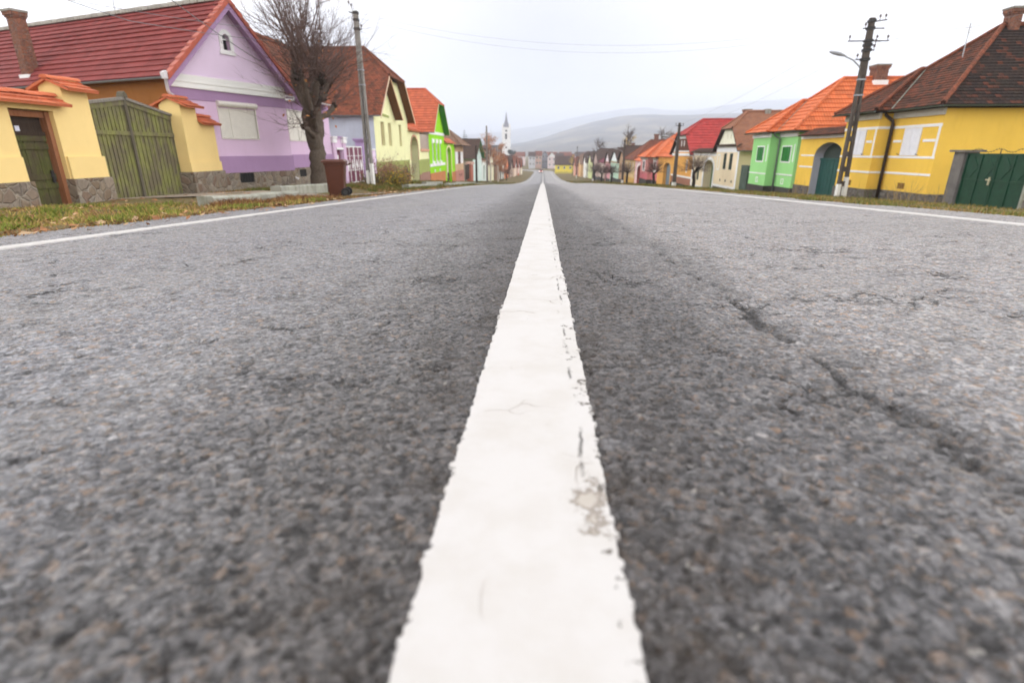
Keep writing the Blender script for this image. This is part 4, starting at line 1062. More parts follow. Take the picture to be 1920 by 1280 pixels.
# ------------------------------------------------------------------ RIGHT SIDE
def hip_house(name, label, X, s0, sp, s1, xp, ze, zr, tapex, zrp, tpapex, wallm, sidem, roofm, zb, zpl, plm, D=16, row=.34, lip=.035, cap=None, cornice=None, dz=.1, sider=None):
    """hipped house whose farther half steps forward under a small hip of its own"""
    F = right(X)
    r = thing(name, label, 'house', (X, (s0 + s1) / 2, G(X, (s0 + s1) / 2)))
    ov, ot = .38, .42
    zw = ze - dz
    # main body
    mb = MB()
    q = lambda a, b, z_a, z_b, m=0: mb.face([F.P(*a, z_a), F.P(*b, z_a), F.P(*b, z_b), F.P(*a, z_b)], m)
    tp = xp - X
    q((s0, 0), (sp, 0), zb, zw); q((sp, 0), (sp, tp), zb, zw); q((sp, tp), (s1, tp), zb, zw)
    q((s1, tp), (s1, D), zb, zw); q((s0, 0), (s0, D), zb, zw, 1); q((s0, D), (s1, D), zb, zw)
    mb.build('wall', [wallm, sidem], r)
    if plm:
        mb = MB()
        box(mb, F, s0 - .05, sp, -.05, 4, zb - .4, zpl); box(mb, F, sp - .05, s1 + .05, tp - .05, 3.9, zb - .4, zpl - .003); box(mb, F, s0 - .045, s1, 3.95, D, zb - .4, zpl - .002)
        mb.build('stone_plinth', plm, r)
    mb = MB()
    a, b = s0 - ov, s1 + ov; mid = (s0 + s1) / 2; tf = -ot
    roofplane(mb, [F.P(a, tf, ze), F.P(b, tf, ze), F.P(mid, tapex, zr)], row, lip, .07, 0, 1)
    roofplane(mb, [F.P(a, D, ze), F.P(a, tf, ze), F.P(mid, tapex, zr), F.P(mid, D, zr)], row, lip, .07, 3 if sider else 0, 1)
    roofplane(mb, [F.P(b, tf, ze), F.P(b, D, ze), F.P(mid, D, zr), F.P(mid, tapex, zr)], row, lip, .07, 0, 1)
    pa, pb = sp - ov * .9, s1 + ov; pm = (pa + pb) / 2; tpf = tp - ot
    tb = tapex + .4
    roofplane(mb, [F.P(pa, tpf, ze - .01), F.P(pb, tpf, ze - .01), F.P(pm, tpapex, zrp)], row, lip, .06, 0, 1)
    # side slopes of the small hip run back into the main front slope
    k = (zr - ze) / (tapex - tf); tj = tf + (zrp - ze) / k
    roofplane(mb, [F.P(pa, tf + .1, ze - .01), F.P(pa, tpf, ze - .01), F.P(pm, tpapex, zrp), F.P(pm, tj, zrp)], row, lip, .06, 0, 1)
    roofplane(mb, [F.P(pb, tpf, ze - .01), F.P(pb, tf + .1, ze - .01), F.P(pm, tj, zrp), F.P(pm, tpapex, zrp)], row, lip, .06, 0, 1)
    for A, B in ((F.P(a, tf, ze + .05), F.P(mid, tapex, zr + .06)), (F.P(b, tf, ze + .05), F.P(mid, tapex, zr + .06)), (F.P(mid, tapex, zr + .06), F.P(mid, D, zr + .06)),
                 (F.P(pa, tpf, ze + .04), F.P(pm, tpapex, zrp + .05)), (F.P(pb, tpf, ze + .04), F.P(pm, tpapex, zrp + .05)), (F.P(pm, tpapex, zrp + .05), F.P(pm, tj, zrp + .05))):
        ridge_tube(mb, A, B, .075)
    rt = mb.build('roof', [roofm, M_WOODDARK, cap or roofm] + ([sider] if sider else []), r)
    # valley flashing
    mb = MB(); A = Vector(F.P(pa + .02, tf, ze + .055)); B = Vector(F.P(pm, tj, zrp + .06)); d = Vector((0, .07, 0))
    mb.face([A - d, A + d, B + d, B - d]); mb.face([A - d - Vector((0, 0, .01)), A + d - Vector((0, 0, .01)), B + d - Vector((0, 0, .01)), B - d - Vector((0, 0, .01))]); mb.build('valley_flashing', M_CONCPALE, rt)
    # eaves: boxed soffit / cornice
    cm = cornice or M_FASCIA
    mb = MB()
    box(mb, F, s0 - .02, sp - .002, -.09, .0, zw - .20, zw + .02); box(mb, F, sp - .08, s1 + .02, tp - .09, tp, zw - .20, zw + .02)
    mb.build('cornice', cm, r)
    gutter_front(r, F, a, pa, tf - .05, ze - .02, M_GUTTERG); gutter_front(r, F, pa - .02, pb, tpf - .05, ze - .03, M_GUTTERG)
    gutter(r, F, a - .05, tf, D, ze - .02, M_GUTTERG)
    return r, F, rt, tp

def yellow_house():
    YEL = plaster((0.745, 0.475, 0.08), 'golden_yellow_plaster', var=.07, dirtamt=.16)
    r, F, rt, tp = hip_house('hipped_house', 'golden yellow house with dark mossy hip roof, white stripes and white shutters', 14.0, 21.0, 23.82, 26.3, 13.42, 1.90, 4.78, 3.05, 3.5, 1.35, YEL, YEL, M_OLDMIX, -2.2, -1.10, M_STONEG, 17, .16, .024, M_OLDRED, sider=M_OLDDARK)
    # street slopes carry redder tiles
    s0, sp, s1 = 21.0, 23.82, 26.3
    for z0_, z1_ in ((1.22, 1.32), (.13, .21), (-.47, -.39)):
        bx(r, 'white_stripe', F, s0, sp - .001, -.02, .0, z0_, z1_, M_WHITE)
        bx(r, 'white_stripe', F, sp - .0205, sp, tp, -.021, z0_, z1_, M_WHITE)
        bx(r, 'white_stripe', F, sp - .02, s1, tp - .02, tp, z0_, z1_, M_WHITE)
    bx(r, 'white_stripe', F, s0 + .03, s0 + .13, -.02, .0, .211, 1.219, M_WHITE)
    bx(r, 'white_stripe', F, sp + .04, sp + .13, tp - .02, tp, .211, 1.219, M_WHITE)
    for a, b, t in ((21.17, 21.83, 0), (23.1, 23.6, 0), (24.05, 24.45, tp)):
        bx(r, 'white_dash', F, a, b, t - .02, t, .71, .80, M_WHITE)
    for a, b, t in ((22.0, 23.0, 0), (24.55, 25.55, tp)):
        Fs = F.sub(0, t)
        shutters(r, Fs, a, b, .23, 1.21, M_WHITESHUT, 2)
        for q in (a - .05, b + .05):
            mb = MB(); tube(mb, [Fs.P(q, -.0, .26), Fs.P(q, -.09, .26), Fs.P(q, -.09, .31)], .012, 5); mb.build('shutter_hook', M_IRON, r)
    for a, b, z0_, z1_, t in ((22.3, 22.72, -1.0, -.78, 0), (25.0, 25.3, -1.02, -.8, tp)):
        bx(r, 'cellar_vent', F, a, b, t - .004, t + .01, z0_, z1_, simple('ochre_recess', (.20, .10, .015), .9))
    # rain pipe in the corner
    pipe(r, [F.P(23.72, -.45, 1.86), F.P(23.72, -.45, 1.74), F.P(23.70, -.16, 1.52), F.P(23.70, -.12, 1.4), F.P(23.70, -.12, -1.6)], .06, M_PIPEDARK)
    c = chimney(rt, F, 23.46, 23.84, 3.12, 3.5, 4.4, 5.36)
    antenna(rt, F, 23.3, 1.62, 3.7, 1.15, 3)
    mb = MB(); p = F.P(25.6, 4.2, 3.2); tube(mb, [p, (p[0], p[1], 4.35)], .06, 8); tube(mb, [(p[0], p[1], 4.36), (p[0], p[1], 4.42)], .10, 8); mb.build('flue_pipe', M_STEEL, rt)
    # --- arched gateway to the next house
    W = right(14.0)
    r2 = thing('gate_wall', 'yellow gateway wall with arched sea green wooden gate between yellow and light green houses', 'gateway', (14, 28.8, G(14, 28.8)))
    ar = arch(27.3, 30.1, -2.1, .12, .80, 14)
    mb = MB(); facade(mb, W, [(26.32, -2.3), (31.9, -2.3), (31.9, 1.16), (26.32, 1.16)], [ar], .05, .55, rmat=0, mat=0)
    mb.build('gate_wall', YEL, r2)
    mb = MB(); n = len(ar)
    for i in range(n):
        p, q = ar[i], ar[(i + 1) % n]
        sx = lambda u: (u[0] + (.006 if u[0] < 28.7 else -.006), u[1] - (.006 if u[1] > .12 else 0))
        p2, q2 = sx(p), sx(q)
        mb.face([W.P(p2[0], .04, p2[1]), W.P(q2[0], .04, q2[1]), W.P(q2[0], .58, q2[1]), W.P(p2[0], .58, p2[1])])
    mb.build('arch_lining', plaster((.40, .41, .47), 'grey_lining'), r2)
    mb = MB(); flat, tri = tess([arch(27.31, 30.09, -.02, .12, .79, 14)])
    for q in tri: mb.face([W.P(flat[i][0], .50, flat[i][1]) for i in q])
    mb.build('mesh_panel', simple('dark_mesh', (.035, .05, .04), .8, var=.3, scale=30), r2)
    for q0, q1 in ((27.31, 28.69), (28.71, 30.09)):
        mb = MB(); k = 8; d = (q1 - q0) / k
        for i in range(k): box(mb, W, q0 + i * d + .006, q0 + (i + 1) * d - .006, .40 + .004 * (i % 2), .45, -1.9, .05)
        box(mb, W, q0, q1, .36, .398, -.05, .05)
        mb.build('gate_leaf', M_GREENGATE2, r2)
    mb = MB(); box(mb, W, 27.5, 28.2, .385, .398, -1.85, -.72); mb.build('wicket_door', simple('wicket_green', (.004, .035, .03), .6), r2)
    for z in (.15 - .01, -.43): 
        bx(r2, 'white_stripe', W, 26.33, 27.28, .03, .05, z, z + .07, M_WHITE); bx(r2, 'white_stripe', W, 30.12, 31.6, .03, .05, z, z + .07, M_WHITE)
    bx(r2, 'white_cornice', W, 26.33, 31.7, -.06, .05, 1.0, 1.13, M_WHITE)
    bx(r2, 'stone_plinth', W, 30.14, 31.9, .0, .1, -2.6, -1.35, M_STONEG); bx(r2, 'stone_plinth', W, 26.36, 27.26, .0, .1, -2.6, -1.35, M_STONEG)
    mb = MB(); roofplane(mb, [W.P(26.34, -.34, 1.16), W.P(31.5, -.34, 1.16), W.P(31.5, .5, 1.52), W.P(26.34, .5, 1.52)], .16, .024, .05, 0, 0)
    roofplane(mb, [W.P(26.34, 1.3, 1.16), W.P(31.5, 1.3, 1.16), W.P(31.5, .5, 1.52), W.P(26.34, .5, 1.52)], .16, .024, .05, 0, 0)
    mb.build('coping', M_OLDMIX, r2)
    # --- near green metal gate with its pillars
    r3 = thing('metal_gate', 'dark green metal gate with pale handle and barbed wire beside grey concrete pillar', 'gate', (14, 18.4, G(14, 18.4)))
    for q0, q1 in ((16.95, 18.2), (18.22, 19.5)):
        lf = bx(r3, 'gate_leaf', W, q0, q1, .06, .075, -1.34, .32, M_GREENGATE)
        mb = MB(); c = (q0 + q1) / 2
        for a in (q0, c - .03, q1 - .05): box(mb, W, a, a + .05, .03, .059, -1.34, .32)
        for z in (-1.34, -.52, .27): box(mb, W, q0 + .05, q1 - .05, .034, .059, z, z + .05)
        for cx in ((q0 + c) / 2, (c + q1) / 2):
            prism(mb, W, [(cx - .26, -.1), (cx, -.42), (cx + .26, -.1), (cx, .22)], .045, .0595)
        mb.build('gate_frame', M_GREENGATE, lf)
    mb = MB(); box(mb, W, 18.27, 18.32, .0, .03, -.62, -.38); box(mb, W, 18.2, 18.4, -.02, .0, -.48, -.44); mb.build('handle', simple('pale_brass', (.55, .5, .35), .35, .3), r3)
    mb = MB(); pts = []
    for i in range(26):
        f = i / 25; pts.append(W.P(16.95 + 2.6 * f, .07, .36 + .10 * math.sin(math.pi * f * 3) ** 2 + rnd.uniform(-.01, .01)))
    tube(mb, pts, .008, 4)
    for p in pts[::1]: tube(mb, [(p[0], p[1] - .03, p[2] - .03), (p[0], p[1] + .03, p[2] + .03)], .005, 3)
    tube(mb, [W.P(18.22, .07, .3), W.P(18.22, .07, .46)], .014, 5)
    mb.build('barbed_wire', M_IRON, r3)
    r4 = thing('gate_pillar', 'grey concrete gate pillar with flat cap standing against golden yellow house wall', 'pillar', (14, 19.75, G(14, 19.75)))
    bx(r4, 'shaft', W, 19.52, 20.0, -.05, .42, -1.9, .36, M_CONCDARK); bx(r4, 'cap', W, 19.38, 20.1, -.16, .52, .362, .43, M_CONCDARK)
    r5 = thing('side_wall', 'light green yard wall with grey corner strip and stone base right of metal gate', 'wall', (14, 16.0, G(14, 16)))
    GR = plaster((0.24, 0.58, 0.20), 'light_green_plaster', var=.04, dirtamt=.1)
    bx(r5, 'wall', W, 13.0, 16.75, .02, .35, -.95, .1, GR); bx(r5, 'stone_plinth', W, 13.0, 16.78, -.04, .4, -1.9, -.952, M_STONEG); bx(r5, 'corner_strip', W, 16.752, 16.93, -.02, .4, -1.9, .12, M_CONCPALE)
yellow_house()

def light_green_house():
    GRN = plaster((0.30, 0.62, 0.24), 'mint_green_plaster', var=.04, dirtamt=.08)
    SGN = plaster((0.24, 0.52, 0.17), 'shade_green_plaster', var=.05, dirtamt=.1) if False else GRN
    r, F, rt, tp = hip_house('hipped_house', 'mint green house with bright orange hip roof and deep green shutters', 14.0, 32.2, 34.5, 37.2, 13.42, 1.45, 4.27, 3.05, 3.22, 1.5, GRN, GRN, M_TILEBRIGHT, -2.7, -1.60, M_STONED, 17, .34, .04, M_TILEBRIGHT, cornice=M_WHITE)
    SH = simple('deep_green_shutter', (0.008, 0.17, 0.02), .5)
    for a, b, t in ((32.85, 33.95, 0), (35.25, 36.25, tp)):
        Fs = F.sub(0, t)
        ring(r, 'window_frame', Fs, a, b, -.18, .62, .07, -.03, .0, M_WHITE)
        shutters(r, Fs, a, b, -.18, .62, SH, 2)
        c = (a + b) / 2
        ring(r, 'cellar_vent', Fs, c - .12, c + .12, -1.40, -1.18, .05, -.02, .0, M_WHITE)
    bx(r, 'white_stripe', F, 32.2, 34.48, -.02, .0, -.94, -.87, M_WHITE); bx(r, 'white_stripe', F, 34.5, 37.2, tp - .02, tp, -.94, -.87, M_WHITE)
    bx(r, 'white_stripe', F, 32.4, 32.5, -.02, .0, -.2, .75, M_WHITE); bx(r, 'white_stripe', F, 34.68, 34.78, tp - .02, tp, -.2, .75, M_WHITE)
    pipe(r, [F.P(34.4, -.45, 1.4), F.P(34.4, -.42, 1.25), F.P(34.38, -.1, 1.05), F.P(34.38, -.1, -2.2)], .05, M_GUTTER)
    c = chimney(rt, F, 34.35, 35.05, 4.6, 5.25, 3.6, 4.95); bx(c, 'chimney_flashing', F, 34.28, 35.12, 4.53, 5.32, 3.75, 4.15, M_WHITE)
    W = right(14.0)
    r2 = thing('metal_gate', 'grey green single metal gate with peaked top and mossy post beside mint green house', 'gate', (14, 39.2, G(14, 39)))
    M = simple('grey_green_paint', (.035, .065, .055), .55)
    mb = MB(); prism(mb, W, [(37.6, -2.3), (39.2, -2.3), (39.2, -.72), (38.1, -.30), (37.6, -.45)], .15, .18)
    lf = mb.build('gate_leaf', M, r2)
    bx(r2, 'gate_post', W, 39.3, 40.6, .05, .35, -2.5, -.55, concrete('mossy_concrete', (.09, .12, .10), (.06, .10, .05)))
    mb = MB(); tube(mb, [W.P(37.5, .1, -2.4), W.P(37.5, .1, -.2)], .04, 6); mb.build('steel_post', M_STEEL, r2)
light_green_house()

def cream_house():
    CR = plaster((0.76, 0.62, 0.44), 'peach_cream_plaster', var=.06, dirtamt=.2)
    WH = M_WHITE
    F = right(14.0).sub(41.2, 0)
    r = thing('gabled_house', 'cream house with white clipped gable, tan tiled roof and two tall dark windows', 'house', (14, 43.8, G(14, 44)))
    w, D, ze, zr, zc, ov, ot = 5.3, 16, .42, 3.12, 1.95, .35, .3
    hs = [(1.35, 2.1), (2.75, 3.5)]
    body(r, F, w, D, -2.9, ze, zr, zc, ov, CR, [rect(a, b, -.95, .22) for a, b in hs], .1, side=plaster((.66, .58, .34), 'cream_side'))
    for a, b in hs: window(r, F, a, b, -.95, .22, .04, simple('dark_teal_frame', (.02, .07, .06), .5), M_GLASS, .06, 1, 3)
    mid, m, sl = gable_pts(w, ze, zr, zc, ov); zat = lambda s: ze + m * (s + ov) - .12
    sc_ = (1.9 + .12 - ze) / m - ov
    mb = MB(); facade(mb, F, [(.25, .70), (w - .25, .70), (w - sc_, 1.88), (sc_, 1.88)], [rect(2.2, 2.32, 1.25, 1.6), rect(2.95, 3.07, 1.25, 1.6)], -.02, .03); mb.build('upper_gable', plaster((.80, .72, .58), 'pale_cream_gable'), r)
    mb = MB(); box(mb, F, 0, w, -.03, -.001, .30, .70); box(mb, F, 0, .32, -.025, -.001, -2.3, .298); box(mb, F, .322, w, -.025, -.001, -2.3, -2.12); mb.build('white_trim', WH, r)
    for a in (2.2, 2.95): bx(r, 'gable_slit', F, a, a + .12, .0, .02, 1.25, 1.6, M_DARK)
    mb = MB(); roofplane(mb, [F.P(-.3, -.25, .74), F.P(w + .3, -.25, .74), F.P(w + .3, 0, .86), F.P(-.3, 0, .86)], .13, .02, .03, 0, 0); mb.build('cornice_tiles', M_OLDBROWN, r)
    for a in (.9, 2.3, 3.6): bx(r, 'cellar_vent', F, a, a + .22, -.004, .01, -1.85, -1.68, M_DARK)
    ring(r, 'niche', F, 4.35, 4.85, -.95, .05, .1, -.03, .0, WH)
    bx(r, 'stone_plinth', F, -.04, w, -.05, .2, -3.2, -2.3, M_STONED)
    rt = roof(r, F, w, D, ze, zr, zc, ov, ot, (M_OLDTAN, M_WOODDARK), .155, .02, th=1.35)
    chimney(rt, F, 2.45, 2.85, 2.3, 2.7, 2.7, 3.3, M_CONC, cap=False)
    gutter(r, F, -ov - .05, -.2, D, ze, M_GUTTER)
    W = right(14.0)
    r2 = thing('gate_wall', 'cream gateway wall with white edging, arched bright green gate and small dark window', 'gateway', (14, 50, G(14, 50)))
    ar = arch(46.9, 49.6, -2.9, -.95, -.30, 12)
    mb = MB(); facade(mb, W, [(46.52, -3.1), (53.6, -3.1), (53.6, .30), (46.52, .30)], [ar, rect(51.1, 52.0, -2.1, -.9)], .0, .7); mb.build('gate_wall', CR, r2)
    mb = MB(); flat, tri = tess([ar])
    for q in tri: mb.face([W.P(flat[i][0], .66, flat[i][1]) for i in q])
    mb.build('gate_leaf', simple('bright_green_gate', (.008, .11, .006), .5), r2)
    window(r2, W, 51.1, 52.0, -2.1, -.9, .1, MATS['dark_teal_frame'], M_GLASS, .08, 1)
    mb = MB(); facade(mb, W, arch(46.6, 49.9, -2.6, -.95, -.05, 12), [arch(46.91, 49.59, -2.6, -.95, -.31, 12)], -.025, .03); box(mb, W, 46.5, 53.6, -.03, -.001, .0, .30); box(mb, W, 53.2, 53.6, -.025, -.001, -2.6, -.002); box(mb, W, 50.2, 53.19, -.025, -.001, -2.75, -2.55); mb.build('white_trim', WH, r2)
    bx(r2, 'stone_plinth', W, 50.0, 53.62, -.05, .2, -3.4, -2.76, M_STONED)
    mb = MB(); roofplane(mb, [W.P(46.5, -.3, .30), W.P(53.6, -.3, .30), W.P(53.6, .5, .62), W.P(46.5, .5, .62)], .155, .02, .05, 0, 0); mb.build('coping', M_OLDBROWN, r2)
cream_house()

# ------------------------------------------------------------------ generic street houses (farther down)
def row_house(F, w, D, ze, zr, zc, name, label, wallm, roofm, plm=None, zpl=None, nwin=2, gablem=None, arch_s=None, archm=None, bandm=None, hwin=1.2, chim=None, ov=.3, ot=.35, th=None, row=.5, group=None, soffit=None, side=None, sill=1.15, cat='house', storeys=1, chimney_z=None, eavefront=False):
    if eavefront: zc = ze
    c = F.P(w / 2, 0, 0); zb = min(G(F.P(0, 0, 0)[0], F.P(0, 0, 0)[1]), G(F.P(w, 0, 0)[0], F.P(w, 0, 0)[1])) - .4
    g = G(c[0], c[1])
    r = thing(name, label, cat, (c[0], c[1], g), group)
    hs = []; free = w - (arch_s or 0)
    for st in range(storeys):
        top = ze - .45 - (storeys - 1 - st) * 2.9
        for i in range(nwin):
            a = free * (i + .5) / nwin - .42
            hs.append(rect(a, a + .84, top - hwin, top))
    ars = []
    if arch_s: ars = [arch(w - arch_s + .3, w - .4, zb, ze - 1.5, ze - .8, 10)]
    body(r, F, w, D, zb, ze, zr, zc, ov, wallm, hs + ars, .15, side=side)
    for h in hs: window(r, F, h[0][0], h[1][0], h[0][1], h[2][1], .06, M_WHITE if wallm is not M_WHITE else M_WOODDARK, M_GLASS, .09, 1)
    if ars:
        mb = MB(); flat, tri = tess(ars)
        for q in tri: mb.face([F.P(flat[i][0], .14, flat[i][1]) for i in q])
        mb.build('gate', archm or M_GREENGATE, r)
    if plm:
        e = w - (arch_s or 0) + (.1 if arch_s else 0)
        bx(r, 'plinth', F, -.04, e, -.05, .1, zb - .3, zpl if zpl else g + .7, plm)
    mid, m, sl = gable_pts(w, ze, zr, zc, ov)
    if gablem and zc > ze + .2:
        zat = lambda s: ze + m * (s + ov) - .12
        sc2 = (zc - .06 + .12 - ze) / m - ov
        sb = (ze + .25 + .12 - ze) / m - ov
        sb = max(sb, .05)
        if zc > zr - .05: o = [(sb, ze + .25), (w - sb, ze + .25), (mid, zat(mid))]
        else: o = [(sb, ze + .25), (w - sb, ze + .25), (w - sc2, zc - .06), (sc2, zc - .06)]
        mb = MB(); facade(mb, F, o, [], -.03, .02); mb.build('gable', gablem, r)
    if bandm: bx(r, 'cornice', F, -.02, w + .02, -.10, -.001, ze - .12, ze + .12, bandm)
    if eavefront:
        mb = MB(); h = D / 2
        roofplane(mb, [F.P(-ov, -ot, ze), F.P(w + ov, -ot, ze), F.P(w + ov, h, zr), F.P(-ov, h, zr)], row, .035, .07, 0, 1)
        roofplane(mb, [F.P(-ov, D + ot, ze), F.P(w + ov, D + ot, ze), F.P(w + ov, h, zr), F.P(-ov, h, zr)], row, .035, .07, 0, 1)
        for s in (0, w): mb.face([F.P(s, 0, ze - .1), F.P(s, D, ze - .1), F.P(s, h, zr - .1)], 2)
        rt = mb.build('roof', [roofm, soffit or M_WOODDARK, wallm], r)
    else:
        rt = roof(r, F, w, D, ze, zr, zc, ov, ot, (roofm, soffit or M_WOODDARK), row, .035, th=th)
    if chim: chimney(rt, F, mid - .3, mid + .3, chim, chim + .6, zr - .5, zr + .9)
    return r

C = plaster
def L_(X, y): return left(X).sub(y, 0)
def R_(X, y): return right(X).sub(y, 0)

def left_row():
    # tan house with pale hipped roof
    r = row_house(L_(-10.5, 66.7), 7.0, 11, 1.0, 2.9, 1.0, 'hipped_house', 'tan house with brown hip roof, white panels beside brown window and pink base', C((.52, .36, .22)), M_OLDPALE, C((.42, .20, .16), 'pink_base'), -1.9, 0, th=2.2, ov=.6, ot=.9)
    F = L_(-10.5, 66.7)
    bx(r, 'white_panel', F, .2, 2.3, -.03, -.001, -1.1, .3, M_WHITE); bx(r, 'white_panel', F, 4.4, 6.6, -.03, -.001, -1.1, .3, M_WHITE)
    shutters(r, F, 2.4, 4.3, -1.1, .3, simple('brown_shutter', (.10, .032, .022), .6), 2)
    for a in (3.0, 4.6): bx(r, 'cellar_vent', F, a, a + .35, -.07, -.045, -2.6, -2.3, M_DARK)
    # gate and brick pier before the mint house
    W = left(-10.5)
    r = thing('wooden_gate', 'dark brown wooden gate between tan house and red brick pier', 'gate', (-10.5, 78.3, G(-10.5, 78)))
    bx(r, 'gate_leaf', W, 76.4, 78.2, .1, .16, -3.4, -1.4, M_WOODDARK); bx(r, 'gate_leaf', W, 78.24, 80.2, .1, .16, -3.4, -1.35, M_WOODDARK)
    r = thing('brick_pier', 'red brick gate pier with pale cap beside dark gate', 'pillar', (-10.5, 81.6, G(-10.5, 81)))
    bx(r, 'shaft', W, 80.4, 83.2, -.1, .5, -4.0, -1.45, C((.36, .13, .09), 'brick_pier_paint')); bx(r, 'cap', W, 80.2, 83.4, -.25, .6, -1.448, -1.15, C((.55, .35, .28)))
    row_house(L_(-10.5, 83.6), 12.2, 12, -.75, 2.1, 2.1, 'gabled_house', 'pale mint gabled house with dark brown roof and green soffit behind utility pole', C((.60, .72, .68)), M_OLDBROWN, None, None, 0, ov=.5, ot=.6, soffit=C((.05, .17, .04), 'green_soffit'), side=C((.36, .33, .27)))
    r = thing('gate_wall', 'white gate wall with arched dark green door right of mint gabled house', 'gateway', (-10.5, 99, G(-10.5, 99)))
    ar = arch(98.0, 100.6, -4.6, -2.6, -1.9, 10); mb = MB(); facade(mb, W, [(96.3, -5), (103.5, -5), (103.5, -1.2), (96.3, -1.2)], [ar], 0, .3); mb.build('wall', C((.66, .72, .68), 'pale_mint'), r)
    mb = MB(); flat, tri = tess([ar])
    for q in tri: mb.face([W.P(flat[i][0], .28, flat[i][1]) for i in q])
    mb.build('door', simple('bottle_green', (.01, .10, .05), .5), r)
    row_house(L_(-10.5, 106), 13, 12, -2.0, .75, -.1, 'gabled_house', 'cream house with clipped cream gable and brown roof partly behind birch trees', C((.80, .70, .50)), M_OLDBROWN, None, None, 3, C((.82, .74, .56)), bandm=C((.35, .22, .12), 'brown_cornice'))
    row_house(L_(-10.5, 122), 13, 12, -2.6, .3, -.6, 'gabled_house', 'brown walled house with dark roof hidden behind rusty birches', C((.22, .13, .08)), M_OLDBROWN, None, None, 2)
    row_house(L_(-10.4, 138), 11, 11, -3.1, -.2, -1.0, 'gabled_house', 'white plastered house with red brown roof behind dark pollard tree', C((.82, .78, .66)), M_OLDRED, None, None, 2)
    row_house(L_(-10.2, 151), 13, 12, -3.7, -.5, -1.4, 'gabled_house', 'orange fronted house with red tile roof on left row', C((.62, .22, .09)), M_OLDRED, C((.5, .13, .05)), -6.4, 1, C((.70, .26, .12)), arch_s=3.2, archm=simple('red_door', (.26, .03, .02), .5), bandm=C((.55, .12, .05)))
    row_house(L_(-9.8, 166), 13, 12, -4.6, -1.0, -1.0, 'gabled_house', 'dark gabled house with sooty roof and red door between orange and cream houses', C((.40, .30, .24)), M_OLDBROWN, None, None, 0, arch_s=4.5, archm=simple('crimson_door', (.16, .02, .02), .5))
    row_house(L_(-9.3, 181), 13, 12, -4.8, -1.4, -2.2, 'gabled_house', 'cream house with narrow white gable and red roof on left row', C((.74, .58, .46)), M_OLDRED, None, None, 2, M_WHITE)
    row_house(L_(-8.8, 196), 13, 12, -5.2, -1.7, -2.6, 'gabled_house', 'pale pink house with white gable and rusty door far down left row', C((.70, .52, .46)), M_OLDRED, C((.50, .16, .08)), None, 2, M_WHITE, arch_s=3.5, archm=MATS['red_door'])
    row_house(L_(-8.3, 211), 12, 12, -5.6, -2.2, -3.0, 'gabled_house', 'small white house with brick roof at far end of left row', C((.76, .66, .52)), M_OLDRED, None, None, 2, C((.8, .7, .6)))
    row_house(L_(-9.5, 232), 12, 11, -5.6, -2.4, -2.4, 'gabled_house', 'light green gabled house with grey roof past end of left row', C((.42, .58, .40)), M_OLDBROWN, None, None, 2)
left_row()

